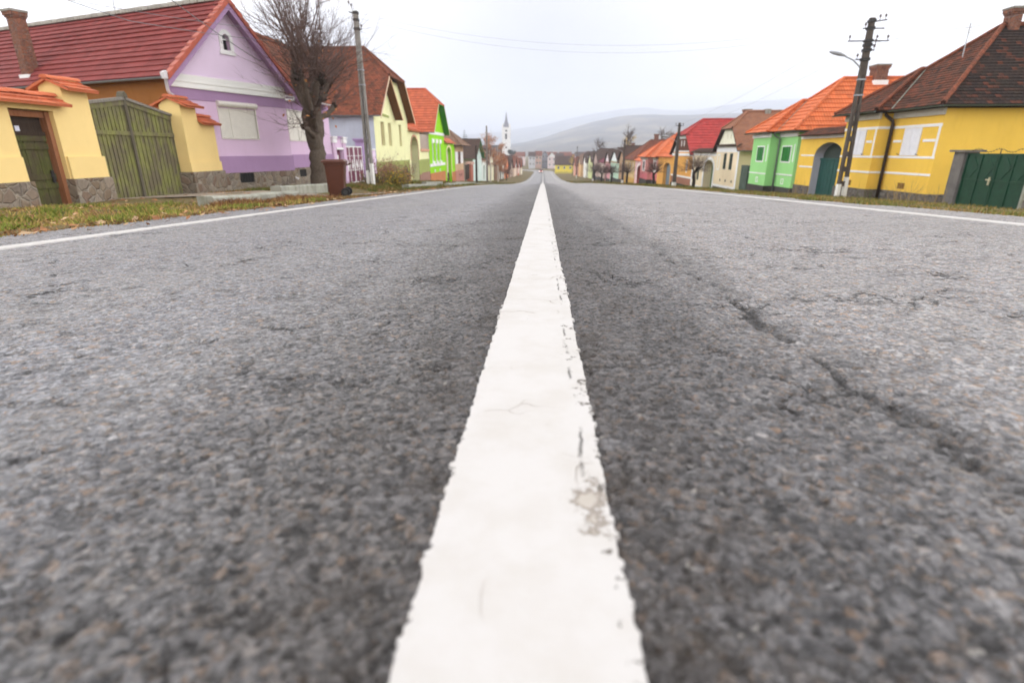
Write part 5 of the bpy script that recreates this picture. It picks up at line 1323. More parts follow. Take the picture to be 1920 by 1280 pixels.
def right_row():
    # red roofed half timbered house
    WH = M_WHITE
    F = R_(14, 53.7); OR = C((.66, .34, .085), 'orange_plaster')
    r = row_house(F, 8.2, 15, .05, 3.3, 1.85, 'gabled_house', 'orange house with red tile roof and white edged brown timber gable', OR, M_TILERED, M_STONED, -2.75, 2, WH, bandm=WH, th=2.0, row=.42, side=C((.74, .62, .44)), chim=5.5)
    mid, m, sl = gable_pts(8.2, .05, 3.3, 1.85, .3); z = lambda s: .05 + m * (s + .3) - .12
    q = (1.55 + .12 - .05) / m - .3
    mb = MB(); facade(mb, F, [(1.0, .42), (7.2, .42), (8.2 - q, 1.55), (q, 1.55)], [], -.05, .02); mb.build('timber_gable', wood('brown_gable_boards', [(.075, .03, .02), (.12, .05, .032), (.16, .07, .045)]), r)
    for a in (3.4, 4.5): bx(r, 'gable_slit', F, a, a + .25, -.06, -.049, .85, 1.35, WH)
    bx(r, 'white_stripe', F, 0, 8.2, -.05, -.001, -2.1, -1.95, WH); bx(r, 'brown_base', F, 0, 8.2, -.04, -.001, -2.72, -2.11, C((.32, .15, .10), 'brown_base'))
    W = right(14)
    r = thing('gate_wall', 'orange gateway wall with grey blue arched gate behind utility pole', 'gateway', (14, 64, G(14, 64)))
    ar = arch(62.6, 66.2, -3.7, -1.4, -.85, 10); mb = MB(); facade(mb, W, [(61.95, -4), (69.6, -4), (69.6, -.25), (61.95, -.25)], [ar], 0.02, .6); mb.build('wall', OR, r)
    mb = MB(); flat, tri = tess([ar])
    for q in tri: mb.face([W.P(flat[i][0], .4, flat[i][1]) for i in q])
    mb.build('gate_leaf', simple('grey_blue_gate', (.16, .22, .27), .5), r)
    mb = MB(); roofplane(mb, [W.P(61.95, -.3, -.22), W.P(69.6, -.3, -.22), W.P(69.6, .5, .1), W.P(61.95, .5, .1)], .3, .03, .05, 0, 0); mb.build('coping', M_TILEBRIGHT, r)
    PK = C((.62, .27, .25), 'pink_plaster', dirtamt=.08)
    r, F, rt, tp = hip_house('hipped_house', 'pink house with shiny orange hip roof beside orange gateway wall', 14.0, 69.7, 73.0, 78.3, 13.42, -.35, 2.55, 3.1, 1.5, 1.5, PK, PK, M_TILEBRIGHT, -4.2, -3.1, M_STONED, 14, .45, .04, M_TILEBRIGHT)
    for a, b, t in ((70.6, 71.9, 0), (75, 76.3, tp)):
        Fs = F.sub(0, t); ring(r, 'window_frame', Fs, a, b, -1.9, -.9, .22, -.06, 0, WH); bx(r, 'pane', Fs, a, b, -.02, .0, -1.9, -.9, M_GLASS)
    bx(r, 'rose_base', F, 73.0, 78.3, tp - .03, tp - .001, -3.2, -2.3, C((.55, .16, .18), 'rose_plaster')); bx(r, 'rose_base', F, 69.7, 73.0, -.03, -.001, -3.2, -2.3, MATS['rose_plaster'])
    r = thing('gate_wall', 'pink gateway wall with white framed dark arch and orange coping', 'gateway', (14, 82, G(14, 82)))
    ar = arch(79.6, 84.2, -4.8, -2.3, -1.55, 10); mb = MB(); facade(mb, W, [(78.35, -5), (86.5, -5), (86.5, -.95), (78.35, -.95)], [ar], 0.02, 1.0, 0, 1); mb.build('wall', [C((.70, .46, .46), 'pale_pink_plaster'), C((.40, .08, .07), 'red_reveal')], r)
    mb = MB(); flat, tri = tess([ar])
    for q in tri: mb.face([W.P(flat[i][0], .95, flat[i][1]) for i in q])
    mb.build('gate_leaf', M_GREENGATE, r)
    mb = MB(); facade(mb, W, arch(78.9, 84.9, -3.6, -2.3, -1.15, 10), [arch(79.62, 84.18, -3.6, -2.3, -1.57, 10)], -.03, .04); mb.build('arch_surround', C((.78, .62, .60), 'white_pink_trim'), r)
    mb = MB(); roofplane(mb, [W.P(78.4, -.3, -.95), W.P(86.5, -.3, -.95), W.P(86.5, .5, -.5), W.P(78.4, .5, -.5)], .3, .03, .05, 0, 0); mb.build('coping', M_TILEBRIGHT, r)
    row_house(R_(14, 86.8), 10, 14, -.9, 2.0, -.9, 'hipped_house', 'ochre house with mottled brown hip roof and brick chimney beyond pink gateway', C((.55, .40, .20)), M_OLDRED, C((.50, .30, .08)), -3.6, 3, th=3.4, row=.3, chim=3.6, bandm=C((.3, .2, .13)), ov=.5)
    row_house(R_(14, 97.2), 7.2, 14, -1.1, 1.2, .2, 'gabled_house', 'narrow dark brown roofed house squeezed between ochre and mint houses', C((.40, .26, .16)), M_OLDBROWN, M_STONED, -4.4, 1, row=.3)
    row_house(R_(14, 104.8), 12.6, 13, -1.7, .95, .1, 'gabled_house', 'mint green house with pale gable, dark roof and arched green gate', C((.48, .66, .52)), M_OLDBROWN, M_STONED, -4.6, 1, C((.68, .80, .76)), arch_s=4.2, bandm=C((.36, .22, .14)), row=.3, chim=3)
    row_house(R_(14, 118), 9.5, 13, -2.0, .8, -.1, 'gabled_house', 'rose pink house with white pink gable and dark roof right of magenta roof', C((.60, .30, .32)), M_OLDBROWN, M_STONED, -5.2, 1, C((.82, .66, .68)), arch_s=3.5, bandm=C((.28, .18, .12)), row=.3)
    row_house(R_(14, 128), 14, 12, -2.2, .6, -2.2, 'hipped_house', 'house with magenta metal roof behind round pollards', C((.52, .42, .36)), M_TILEMAG, M_STONED, -5.6, 2, th=4.5, row=.6)
    row_house(R_(14, 143), 14, 12, -2.4, .9, -.4, 'gabled_house', 'grey roofed house with dull brown walls beyond magenta roof', C((.40, .30, .26)), M_OLDBROWN, M_STONED, -5.9, 2, row=.6)
    row_house(R_(13.6, 158), 12, 12, -2.6, .2, -.6, 'gabled_house', 'yellow green house with pale lime gable far down right row', C((.60, .66, .34)), M_OLDBROWN, None, None, 2, C((.72, .80, .46)), row=.6)
    row_house(R_(13.0, 171), 11, 12, -3.0, .1, -.8, 'gabled_house', 'white house with dark window frames and long brown roof far down right row', C((.74, .72, .68)), M_OLDBROWN, None, None, 2, row=.6)
    row_house(R_(12.2, 183), 11, 11, -3.7, -.6, -1.5, 'gabled_house', 'apricot house with pale brown roof before peach house', C((.68, .44, .22)), M_OLDPALE, None, None, 2, C((.74, .60, .42)), row=.6)
    row_house(R_(11.2, 195), 12, 11, -4.6, -1.6, -2.4, 'gabled_house', 'peach house with dull red roof at far end of right row', C((.66, .36, .28)), M_OLDRED, None, None, 2, C((.70, .45, .36)), row=.6)
    # town end: fronts facing up the street
    S = lambda x, y: Fr(x, y, (1, 0), (0, 1))
    row_house(S(5.2, 236), 7.4, 10, -5.2, -1.6, -1.6, 'town_house', 'bright yellow house with grey roof facing up the road', C((.74, .60, .07)), M_OLDBROWN, C((.5, .42, .1)), None, 3, row=.6, eavefront=True)
    row_house(S(-8.2, 318), 3.6, 10, -2.6, -.2, -.9, 'town_house', 'grey town house front left of orange roofed one', C((.50, .50, .52)), M_OLDBROWN, None, None, 2, storeys=2, row=.6, eavefront=True)
    row_house(S(-4.5, 322), 3.6, 10, -2.2, .3, .3, 'town_house', 'orange roofed town house above red car', C((.60, .42, .34)), M_OLDRED, None, None, 2, storeys=2, row=.6, eavefront=True)
    row_house(S(-.8, 326), 3.2, 10, -1.6, .2, -.5, 'town_house', 'slate grey narrow town house with white windows', C((.36, .38, .43)), M_OLDBROWN, None, None, 2, storeys=2, row=.6)
    row_house(S(2.5, 318), 4.6, 10, -3.0, -.3, -.3, 'town_house', 'pale pink town house with twin white gable at road end', C((.62, .52, .52)), M_OLDBROWN, None, None, 2, M_WHITE, storeys=2, row=.6)
    row_house(S(7.3, 322), 4.2, 10, -3.2, -.8, -1.4, 'town_house', 'teal green town house at road end', C((.26, .38, .36)), M_OLDBROWN, None, None, 2, storeys=2, row=.6, eavefront=True)
    row_house(S(11.8, 316), 5.5, 10, -3.4, -1.0, -1.6, 'town_house', 'crimson and grey town house behind yellow house', C((.40, .16, .18)), M_OLDRED, None, None, 2, storeys=2, row=.6, eavefront=True)
    far = [(-22, 395, 9, C((.62, .5, .5)), M_OLDRED, 'pink'), (-11, 420, 9, C((.55, .5, .5)), M_OLDRED, 'grey pink'), (0, 410, 10, C((.7, .66, .62)), M_OLDRED, 'white'), (12, 425, 9, C((.6, .45, .38)), M_OLDRED, 'salmon'), (23, 405, 9, C((.5, .52, .55)), M_OLDBROWN, 'blue grey'), (35, 430, 10, C((.68, .6, .52)), M_OLDRED, 'beige')]
    for x, y, w, m, rf, nm in far:
        row_house(S(x, y), w, 9, -3.4, -.3, -.3, 'town_house', nm + ' distant town house with tiled roof under hills', m, rf, None, None, 2, storeys=2, row=.9, eavefront=True, group='distant town houses under the hills')
right_row()

# ------------------------------------------------------------------ church, poles, wires
def church():
    x, y = -27.5, 420; g = G(x, y); F = Fr(x - 3, y - 3, (1, 0), (0, 1))
    r = thing('church_tower', 'white church tower with pointed grey spire and corner turrets', 'church', (x, y, g))
    W = C((.84, .82, .78), 'church_white', var=.03)
    bx(r, 'tower', F, 0, 6, 0, 6, g - 1, 16.6, W)
    for z in (4.0, 16.2): bx(r, 'string_course', F, -.15, 6.15, -.15, 6.15, z, z + .35, W)
    mb = MB(); c = F.P(3, 3, 0)
    p = [F.P(.6, .6, 16.6), F.P(5.4, .6, 16.6), F.P(5.4, 5.4, 16.6), F.P(.6, 5.4, 16.6)]; q = [F.P(3 + a * .9, 3 + b * .9, 21) for a, b in ((-1, -1), (1, -1), (1, 1), (-1, 1))]
    for i in range(4): mb.face([p[i], p[(i + 1) % 4], q[(i + 1) % 4], q[i]]); mb.face([q[i], q[(i + 1) % 4], (c[0], c[1], 27.8)])
    mb.build('spire', simple('spire_slate', (.22, .22, .26), .5), r)
    for a, b in ((0, 0), (5, 0), (5, 5), (0, 5)):
        mb = MB(); box(mb, F, a, a + 1, b, b + 1, 16.6, 17.9); cc = F.P(a + .5, b + .5, 19.6); k = [F.P(a, b, 17.9), F.P(a + 1, b, 17.9), F.P(a + 1, b + 1, 17.9), F.P(a, b + 1, 17.9)]
        for i in range(4): mb.face([k[i], k[(i + 1) % 4], cc])
        mb.build('corner_turret', W, r)
    for a, z0_, z1_ in ((2.3, 8.5, 12.3), (2.4, 13.6, 14.7), (2.5, 2.2, 3.1)):
        bx(r, 'window', F, a, a + 1.3, -.04, .01, z0_, z1_, M_DARK)
        mb = MB(); box(mb, F, 5.99, 6.04, a, a + 1.3, z0_, z1_); mb.build('window', M_DARK, r)
    r = thing('church_nave', 'grey roofed church hall at foot of white church tower', 'church', (-36, 432, G(-36, 432)))
    F = Fr(-46, 426, (1, 0), (0, 1)); bx(r, 'wall', F, 0, 16, 0, 12, -10, -1, W)
    mb = MB(); prism(mb, Fr(F.o[0], F.o[1], F.t, F.s), [(-.4, -1.2), (12.4, -1.2), (6, 4.5)], -.3, 16.3); mb.build('roof', M_OLDBROWN, r)
church()

def taper(mb, c0, s0, c1, s1, mat=0):
    p = []
    for c, s in ((c0, s0), (c1, s1)):
        p += [(c[0] + a * s[0] / 2, c[1] + b * s[1] / 2, c[2]) for a, b in ((-1, -1), (1, -1), (1, 1), (-1, 1))]
    for q in ((0, 1, 2, 3), (4, 5, 6, 7), (0, 1, 5, 4), (1, 2, 6, 5), (2, 3, 7, 6), (3, 0, 4, 7)): mb.face([p[i] for i in q], mat)

def utility_pole(x, y, H, label, lean=(0, 0), lamp=None, arms=(), w=(.36, .17), d=(.30, .16), slots=True, base=True, mat=None, group='utility poles along the street', along='x', basez=None):
    g = G(x, y) if basez is None else basez
    r = thing('utility_pole', label, 'utility pole', (x, y, g), group)
    mb = MB(); top = (x + lean[0], y + lean[1], g + H); zb = g - .4
    P = lambda f: (x + lean[0] * f, y + lean[1] * f, zb + (H + .4) * f)
    ww = lambda f: w[0] + (w[1] - w[0]) * f; dd = lambda f: d[0] + (d[1] - d[0]) * f
    if slots:
        # two flanges joined by rungs, solid head
        fs = .72
        for sg in (-1, 1):
            o0 = ww(0) * .5 - .055; o1 = ww(fs) * .5 - .045
            a, b = P(0), P(fs)
            ax = (1, 0) if along == 'x' else (0, 1)
            s0 = (.11, dd(0)) if along == 'x' else (dd(0), .11); s1 = (.085, dd(fs)) if along == 'x' else (dd(fs), .085)
            taper(mb, (a[0] + sg * o0 * ax[0], a[1] + sg * o0 * ax[1], a[2]), s0, (b[0] + sg * o1 * ax[0], b[1] + sg * o1 * ax[1], b[2]), s1)
        n = 9
        for i in range(n):
            f = .06 + (fs - .06) * i / (n - 1); c = P(f); h = .10
            s = (ww(f) - .12, dd(f) * .6) if along == 'x' else (dd(f) * .6, ww(f) - .12)
            taper(mb, (c[0], c[1], c[2] - h), s, (c[0], c[1], c[2] + h), s)
        a, b = P(fs - .001), P(1); sz = lambda f: (ww(f), dd(f)) if along == 'x' else (dd(f), ww(f))
        taper(mb, a, sz(fs), b, sz(1))
    else:
        taper(mb, P(0), (w[0], d[0]), P(1), (w[1], d[1]))
    mb.build('pole', mat or concrete('pole_concrete', (.27, .255, .23), (.13, .12, .10)), r)
    if base:
        mb = MB(); f = .16
        for sg in ((-1, 1) if slots else (0,)):
            ax = (1, 0) if along == 'x' else (0, 1)
            o0 = (ww(0) * .5 - .055) * sg; o1 = (ww(f) * .5 - .053) * sg; hh = f + (.02 if sg > 0 else -.02)
            a, b = P(0), P(hh)
            s0 = ((.128, dd(0) + .02) if along == 'x' else (dd(0) + .02, .128)) if slots else (w[0] + .02, d[0] + .02)
            s1 = ((.124, dd(hh) + .02) if along == 'x' else (dd(hh) + .02, .124)) if slots else (w[0] + .012, d[0] + .012)
            taper(mb, (a[0] + o0 * ax[0], a[1] + o0 * ax[1], a[2]), s0, (b[0] + o1 * ax[0], b[1] + o1 * ax[1], b[2]), s1)
        mb.build('white_base', C((.72, .72, .69), 'flaking_whitewash', dirtamt=.5), r)
    for (f, L, rise, ins) in arms:
        c = P(f); mb = MB(); q = max(ww(f), dd(f)) * .5
        p0 = (c[0] - L[0], c[1], c[2] - rise); p1 = (c[0] + L[1], c[1], c[2] + rise)
        tube(mb, [p0, p1], .022, 5); box(mb, Fr(c[0] - q - .02, c[1] - q - .02, (1, 0), (0, 1)), 0, 2 * q + .04, 0, 2 * q + .04, c[2] - .05, c[2] + .05)
        a = mb.build('crossarm', M_IRON, r)
        for s in ins:
            px = c[0] + s; pz = c[2] + rise * (s / max(L[1], .01))
            mb = MB(); tube(mb, [(px, c[1], pz), (px, c[1], pz + .10), (px, c[1], pz + .105), (px, c[1], pz + .19), (px, c[1], pz + .2)], [.012, .012, .04, .035, .015], 7)
            mb.build('insulator', simple('brown_porcelain', (.06, .04, .035), .3), a)
    for f in (.62, .70):
        if slots:
            c = P(f); mb = MB(); s = (ww(f) + .03, dd(f) + .03) if along == 'x' else (dd(f) + .03, ww(f) + .03)
            taper(mb, (c[0], c[1], c[2] - .025), s, (c[0], c[1], c[2] + .025), s); mb.build('steel_band', M_STEEL, r)
    if lamp:
        f, dx, dy, dz = lamp; c = P(f)
        mb = MB(); tube(mb, [c, (c[0] + dx * .35, c[1] + dy * .35, c[2] + dz * .6), (c[0] + dx * .7, c[1] + dy * .7, c[2] + dz * .9)], .025, 6)
        a = mb.build('lamp_arm', M_STEEL, r)
        mb = MB(); p = Vector((c[0] + dx * .6, c[1] + dy * .6, c[2] + dz * .86)); q = Vector((c[0] + dx * 1.12, c[1] + dy * 1.12, c[2] + dz * 1.12))
        tube(mb, [p.lerp(q, t) for t in (0, .1, .35, .7, .95, 1)], [.02, .04, .07, .065, .035, .01], 8)
        mb.build('lamp_head', simple('lamp_grey', (.30, .31, .33), .35, .2), a, smooth=True)
    return r, top

A4 = ((.985, (.10, .55), .04, (.28, .48)), (.95, (.28, .5), .0, (-.2,)), (.89, (.75, .75), .0, (-.7, .3, .7)), (.87, (.15, .30), .0, (.28,)), (.845, (.15, .28), .0, (.26,)), (.80, (.35, .1), .0, (-.3,)))
utility_pole(-8.2, 26.2, 7.25, 'grey slotted concrete utility pole with flaking white base on left verge', (-.05, 0), None,
             ((.99, (.30, .05), -.05, (-.27, -.16)), (.955, (.10, .10), 0, ()), (.91, (.05, .22), -.02, (.2,))), (.33, .18), (.26, .16), along='x')
utility_pole(12.35, 23.6, 6.55, 'dark slotted concrete utility pole with lamp arm before golden yellow house', (-.12, 0), (.745, -1.15, .2, .62), A4, (.40, .18), (.17, .14), mat=concrete('dark_pole_concrete', (.105, .088, .075), (.05, .042, .036)), along='x')
A2 = ((.96, (.35, .35), 0, (-.3, .3)), (.84, (.95, .95), 0, (-.85, .85)))
for x, y, H, lb in ((11.3, 48.6, 5.1, 'utility pole with cross arm and lamp before orange gateway wall'), (11.3, 80.0, 5.9, 'utility pole with bright lamp beside pink gateway and young pollard'), (11.2, 126, 6.6, 'utility pole with small lamp before magenta roofed house'), (10.0, 168, 9.0, 'tall dark utility pole near white house far down right row')):
    utility_pole(x, y, H, lb, (0, 0), (.72, -1.3, 0, .5), A2 if y < 60 else A2[:1], (.30, .18), (.28, .18), slots=False, mat=MATS['dark_pole_concrete'])
utility_pole(-8.6, 72.1, 4.6, 'dark wooden utility pole before pale mint gabled house', (0, 0), None, (), (.24, .2), (.24, .2), slots=False, base=False, mat=M_WOODDARK)
utility_pole(-8.6, 86, 8.2, 'tall grey utility pole rising out of rusty birch crown', (0, 0), None, (), (.30, .2), (.3, .2), slots=False, base=False, mat=concrete('old_pole', (.22, .19, .17), (.12, .1, .09)))

def wire(pts, sag, label, r=.011, n=24):
    mb = MB(); out = []
    for (a, b) in zip(pts[:-1], pts[1:]):
        a = Vector(a); b = Vector(b)
        for i in range(n + 1):
            f = i / n; p = a.lerp(b, f); p.z -= sag * 4 * f * (1 - f); out.append(p)
    tube(mb, out, r, 4)
    o = mb.build('power_line', simple('weathered_wire', (.16, .16, .17), .6), None)
    tag(o, label, 'power line', 'overhead power lines')
wire([(-8.4, 26.2, 6.1), (12.1, 23.7, 5.0)], 1.05, 'thin overhead wire sagging across the road between the two concrete poles, upper one', .004)
wire([(-8.35, 26.2, 5.9), (12.1, 23.7, 4.85)], 1.15, 'thin overhead wire sagging across the road between the two concrete poles, lower one', .004)
wire([(12.9, 23.7, 4.6), (12.0, 48.6, 2.2), (11.9, 80, 2.0)], .35, 'overhead wire running from concrete pole down the right row, outer one', .004)
wire([(11.5, 23.7, 4.6), (10.5, 48.6, 2.2), (10.6, 80, 2.0)], .35, 'overhead wire running from concrete pole down the right row, inner one', .004)
wire([(-8.4, 26.2, 4.9), (-8.35, 11.8, 2.86), (-9.2, 2.0, 3.9)], .18, 'pale overhead wire crossing the wine red roof toward concrete pole', .008)
wire([(-8.4, 26.2, 5.3), (-8.3, 10.0, 2.85), (-9.0, 1.0, 3.8)], .2, 'faint overhead wire high above the wine red roof', .006)
wire([(-9.9, 20.6, 3.3), (-9.0, 14.4, 3.82), (-8.6, 6, 5.2)], .06, 'dark service wire running down to the lilac gable', .011)
wire([(12.6, 23.7, 4.3), (16.2, 17, 4.6), (20, 10, 5.0)], .1, 'faint service wire above the mossy hip roof', .006)

# ------------------------------------------------------------------ vegetation
M_BARK = wood('grey_brown_bark', [(.045, .034, .026), (.10, .078, .06), (.15, .12, .095)], zs=1.5)
M_BARKDARK = wood('dark_bark', [(.018, .013, .010), (.035, .026, .02), (.055, .042, .033)], zs=1.5)
M_TWIG = simple('brown_twigs', (.10, .06, .048), .8)
M_TWIGRED = simple('reddish_twigs', (.17, .07, .055), .8)
M_BIRCH = wood('pale_birch_bark', [(.20, .16, .13), (.55, .48, .42), (.62, .56, .5)], zs=2)

def twig(mb, p, d, L, r, rng, depth, droop=0.0, bend=.25, kids=(3, 5), n=3):
    k = 5; pts = [p.copy()]; rad = [r]; q = p.copy(); dd = d.normalized(); nodes = []
    for i in range(k):
        dd = (dd + Vector((rng.gauss(0, bend), rng.gauss(0, bend), rng.gauss(0, bend) + .10 - droop)) * .45).normalized()
        q = q + dd * (L / k); pts.append(q.copy()); rad.append(r * (1 - .8 * (i + 1) / k)); nodes.append((q.copy(), dd.copy(), rad[-1]))
    tube(mb, pts, rad, n, caps=False)
    if depth > 0:
        for _ in range(rng.randint(*kids)):
            a, ad, ar = nodes[rng.randint(0, k - 2)]
            nd = (ad + Vector((rng.gauss(0, .6), rng.gauss(0, .6), rng.gauss(.1, .5)))).normalized()
            twig(mb, a, nd, L * rng.uniform(.35, .6), max(ar * .8, .003), rng, depth - 1, droop, bend, kids, n)

def limb(mb, pts, r0, r1, rng, n=9, wob=.02):
    out = []; rad = []
    P = [Vector(p) for p in pts]
    N = 4
    for i in range(len(P) - 1):
        for j in range(N):
            f = j / N; p0 = P[max(i - 1, 0)]; p1 = P[i]; p2 = P[i + 1]; p3 = P[min(i + 2, len(P) - 1)]
            q = .5 * ((2 * p1) + (p2 - p0) * f + (2 * p0 - 5 * p1 + 4 * p2 - p3) * f * f + (3 * p1 - p0 - 3 * p2 + p3) * f ** 3)
            out.append(q + Vector((rng.gauss(0, wob), rng.gauss(0, wob), 0)))
    out.append(P[-1]); M = len(out)
    rad = [(r0 + (r1 - r0) * i / (M - 1)) * rng.uniform(.92, 1.10) for i in range(M)]
    tube(mb, out, rad, n)

def big_tree():
    rng = random.Random(21); X = -8.0; g = G(-8, 19.6)
    r = thing('pollarded_tree', 'big bare pollarded tree with forked trunk and knobbly limbs before lilac house', 'tree', (X, 19.6, g))
    y = lambda z: 19.6
    V = lambda s, z, dx=0: (X + dx, s, z)
    mb = MB()
    limb(mb, [V(19.62, g - .3), V(19.6, g + .05), V(19.62, g + .5), V(19.62, g + 1.0), V(19.72, .62), V(19.86, 1.2)], .36, .20, rng, 12, .012)
    limb(mb, [V(19.75, .25), V(19.45, .95), V(19.25, 1.5), V(19.3, 1.9, .1), V(19.2, 2.25, .2)], .25, .17, rng, 11)             # centre-left stem
    limb(mb, [V(19.35, 1.0), V(18.75, 1.6, .25), V(18.3, 2.0, .4), V(17.95, 2.35, .5), V(17.75, 2.6, .5)], .18, .12, rng, 10)   # left limb
    limb(mb, [V(19.3, 1.7), V(19.25, 2.3, -.2), V(19.0, 2.75, -.2), V(19.05, 3.15, -.1), V(19.15, 3.45, -.1)], .16, .10, rng, 10)
    limb(mb, [V(19.3, 1.8, .1), V(18.85, 2.2, .5), V(18.55, 2.45, .7), V(18.6, 2.6, .8)], .13, .09, rng, 9)
    limb(mb, [V(19.3, 1.8), V(19.75, 2.1, .3), V(20.05, 2.4, .4), V(20.3, 2.62, .4)], .13, .09, rng, 9)
    limb(mb, [V(19.9, .9), V(20.25, 1.5, -.1), V(20.45, 2.1, -.2), V(20.55, 2.8, -.2), V(20.65, 3.3, -.2)], .20, .11, rng, 10)   # right stem
    limb(mb, [V(20.5, 2.3, -.2), V(20.95, 2.55, -.3), V(21.4, 2.6, -.4), V(21.85, 2.6, -.5)], .12, .08, rng, 9)
    limb(mb, [V(19.6, .95), V(19.0, 1.25, .3), V(18.45, 1.5, .5)], .13, .09, rng, 8)
    limb(mb, [V(19.6, .85), V(18.7, .95, .25), V(18.0, 1.15, .3)], .10, .06, rng, 8)
    limb(mb, [V(20.3, 1.5), V(20.7, 1.7, .2), V(20.9, 1.95, .3)], .10, .08, rng, 8)
    tr = mb.build('trunk', M_BARK, r, smooth=True)
    knobs = [(17.75, 2.6, .5, .24), (18.15, 2.25, .45, .2), (19.15, 3.45, -.1, .2), (18.6, 2.6, .8, .26), (18.95, 2.5, .6, .24), (20.3, 2.62, .4, .18), (20.65, 3.3, -.2, .22), (21.35, 2.66, -.4, .2), (21.85, 2.6, -.5, .17), (18.45, 1.5, .5, .12), (18.0, 1.15, .3, .08), (20.9, 1.95, .3, .14), (19.3, 2.0, .35, .26), (19.9, 2.15, .3, .16)]
    for s, z, dx, rr in knobs:
        mb = MB(); c = Vector(V(s, z, dx)); q = rr * .72; aa = [-1.5, -1.1, -.7, -.3, .1, .5, .9, 1.25, 1.5]
        tube(mb, [c + Vector((rng.gauss(0, .03), rng.gauss(0, .03), q * 1.1 * math.sin(a))) for a in aa], [q * max(.1, math.cos(a)) * rng.uniform(.75, 1.25) for a in aa], 8)
        mb.build('knob', M_BARKDARK, tr)
    mb = MB()
    for s, z, dx, rr in knobs:
        n = 14 if rr > .15 else 6
        out = (s - 19.5) / 2.4
        for _ in range(n):
            c = Vector(V(s + rng.gauss(0, rr * .4), z + rng.gauss(0, rr * .35), dx + rng.gauss(0, rr * .4)))
            d = Vector((rng.gauss(dx * .4, .45), rng.gauss(out * 1.5, .6), rng.uniform(.1, 1.1) if z > 1.6 else rng.uniform(-.3, .6)))
            L = rng.uniform(1.2, 2.9) * (1 if z > 2 else .6)
            if z > 3: L *= 1.1
            twig(mb, c, d, L, rng.uniform(.010, .020), rng, 2, 0, .20, (3, 5))
    # strong upright shoots
    for s, z, dx, L in ((19.1, 3.4, -.1, 2.6), (19.2, 3.5, 0, 2.8), (19.25, 3.4, -.2, 2.3), (18.7, 2.7, .6, 2.6), (19.0, 3.2, 0, 2.2), (20.65, 3.3, -.2, 1.9), (20.7, 3.3, -.1, 2.0), (19.4, 3.0, .1, 2.6), (18.2, 2.6, .4, 2.2), (19.0, 3.3, .1, 2.9)):
        for _ in range(2): twig(mb, Vector(V(s, z, dx)), Vector((rng.gauss(0, .3), rng.gauss((s - 19.4) * .5, .42), 1)), L * rng.uniform(.85, 1.15), .030, rng, 3, 0, .16, (3, 4))
    mb.build('crown', M_TWIG, r)
    leafm = mat_attr('leaf_colours')
    leaf_cloud('leaves', [(Vector(V(rng.uniform(17.3, 21), rng.uniform(1, 4), rng.uniform(-.4, .8)))) for _ in range(70)], .05, [(.35, .12, .03), (.25, .09, .03), (.42, .18, .05)], rng, leafm, r)

def leaf_cloud(name, pts, size, cols, rng, mat, parent=None, label=None, cat=None, kind=None, flat=False, base=None):
    V = []; Fc = []; Cc = []
    b = BASE[parent.name] if parent is not None else Vector(base or (0, 0, 0))
    for p in pts:
        a = rng.uniform(0, 6.28); s = size * rng.uniform(.6, 1.4)
        if flat: u = Vector((math.cos(a), math.sin(a), rng.gauss(0, .2))); w = Vector((-math.sin(a), math.cos(a), rng.gauss(0, .2)))
        else:
            u = Vector((rng.gauss(0, 1), rng.gauss(0, 1), rng.gauss(0, 1))).normalized(); w = u.orthogonal().normalized()
        q = p - b; n = len(V)
        V += [q - u * s, q + w * s * .55, q + u * s, q - w * s * .55 + Vector((0, 0, s * .2))]
        Fc.append([n, n + 1, n + 2, n + 3])
        c = rng.choice(cols); k = rng.uniform(.75, 1.25)
        Cc += [(c[0] * k, c[1] * k, c[2] * k, 1)] * 4
    me = bpy.data.meshes.new(name); me.from_pydata([tuple(v) for v in V], [], Fc); me.materials.append(mat)
    at = me.color_attributes.new('Col', 'FLOAT_COLOR', 'POINT'); at.data.foreach_set('color', [x for c in Cc for x in c])
    o = bpy.data.objects.new(name, me); COL.objects.link(o)
    if parent is not None: o.parent = parent
    else: o.location = b
    if label: o['label'] = label
    if cat: o['category'] = cat
    if kind: o['kind'] = kind
    return o
big_tree()

def copy_tree(o, parent=None, loc=None, rz=0, scale=1, label=None):
    c = o.copy(); COL.objects.link(c)
    if parent is not None: c.parent = parent
    else:
        c.location = loc; c.rotation_euler = (0, 0, rz); c.scale = (scale,) * 3
        if label: c['label'] = label
    for ch in o.children: copy_tree(ch, c)
    return c

def street_pollard(x, y, h, cr, label):
    rng = random.Random(5); g = G(x, y)
    r = thing('pollarded_tree', label, 'tree', (x, y, g), 'clipped round pollards along the right row')
    mb = MB(); limb(mb, [(x, y, g - .2), (x + .03, y, g + h * .4), (x - .02, y + .03, g + h * .8), (x, y, g + h)], .13, .11, rng, 8, .01)
    for _ in range(7):
        a = rng.uniform(0, 6.28); limb(mb, [(x, y, g + h * .85), (x + .3 * math.cos(a), y + .3 * math.sin(a), g + h + .15), (x + .55 * math.cos(a), y + .55 * math.sin(a), g + h + .3)], .07, .05, rng, 6, .01)
    mb.build('trunk', M_BARKDARK, r, smooth=True)
    mb = MB()
    for _ in range(150):
        a = rng.uniform(0, 6.28); e = rng.uniform(-.25, 1.3); d = Vector((math.cos(a) * math.cos(e), math.sin(a) * math.cos(e), math.sin(e)))
        twig(mb, Vector((x, y, g + h + .12)) + d * rng.uniform(.1, .5), d, cr * rng.uniform(.45, .95), .012, rng, 1, 0, .22, (3, 5))
    mb.build('crown', M_TWIG, r)
    return r
sp = street_pollard(11.6, 43.6, 1.25, 1.45, 'bare round pollard before cream gateway wall, largest on the right verge')
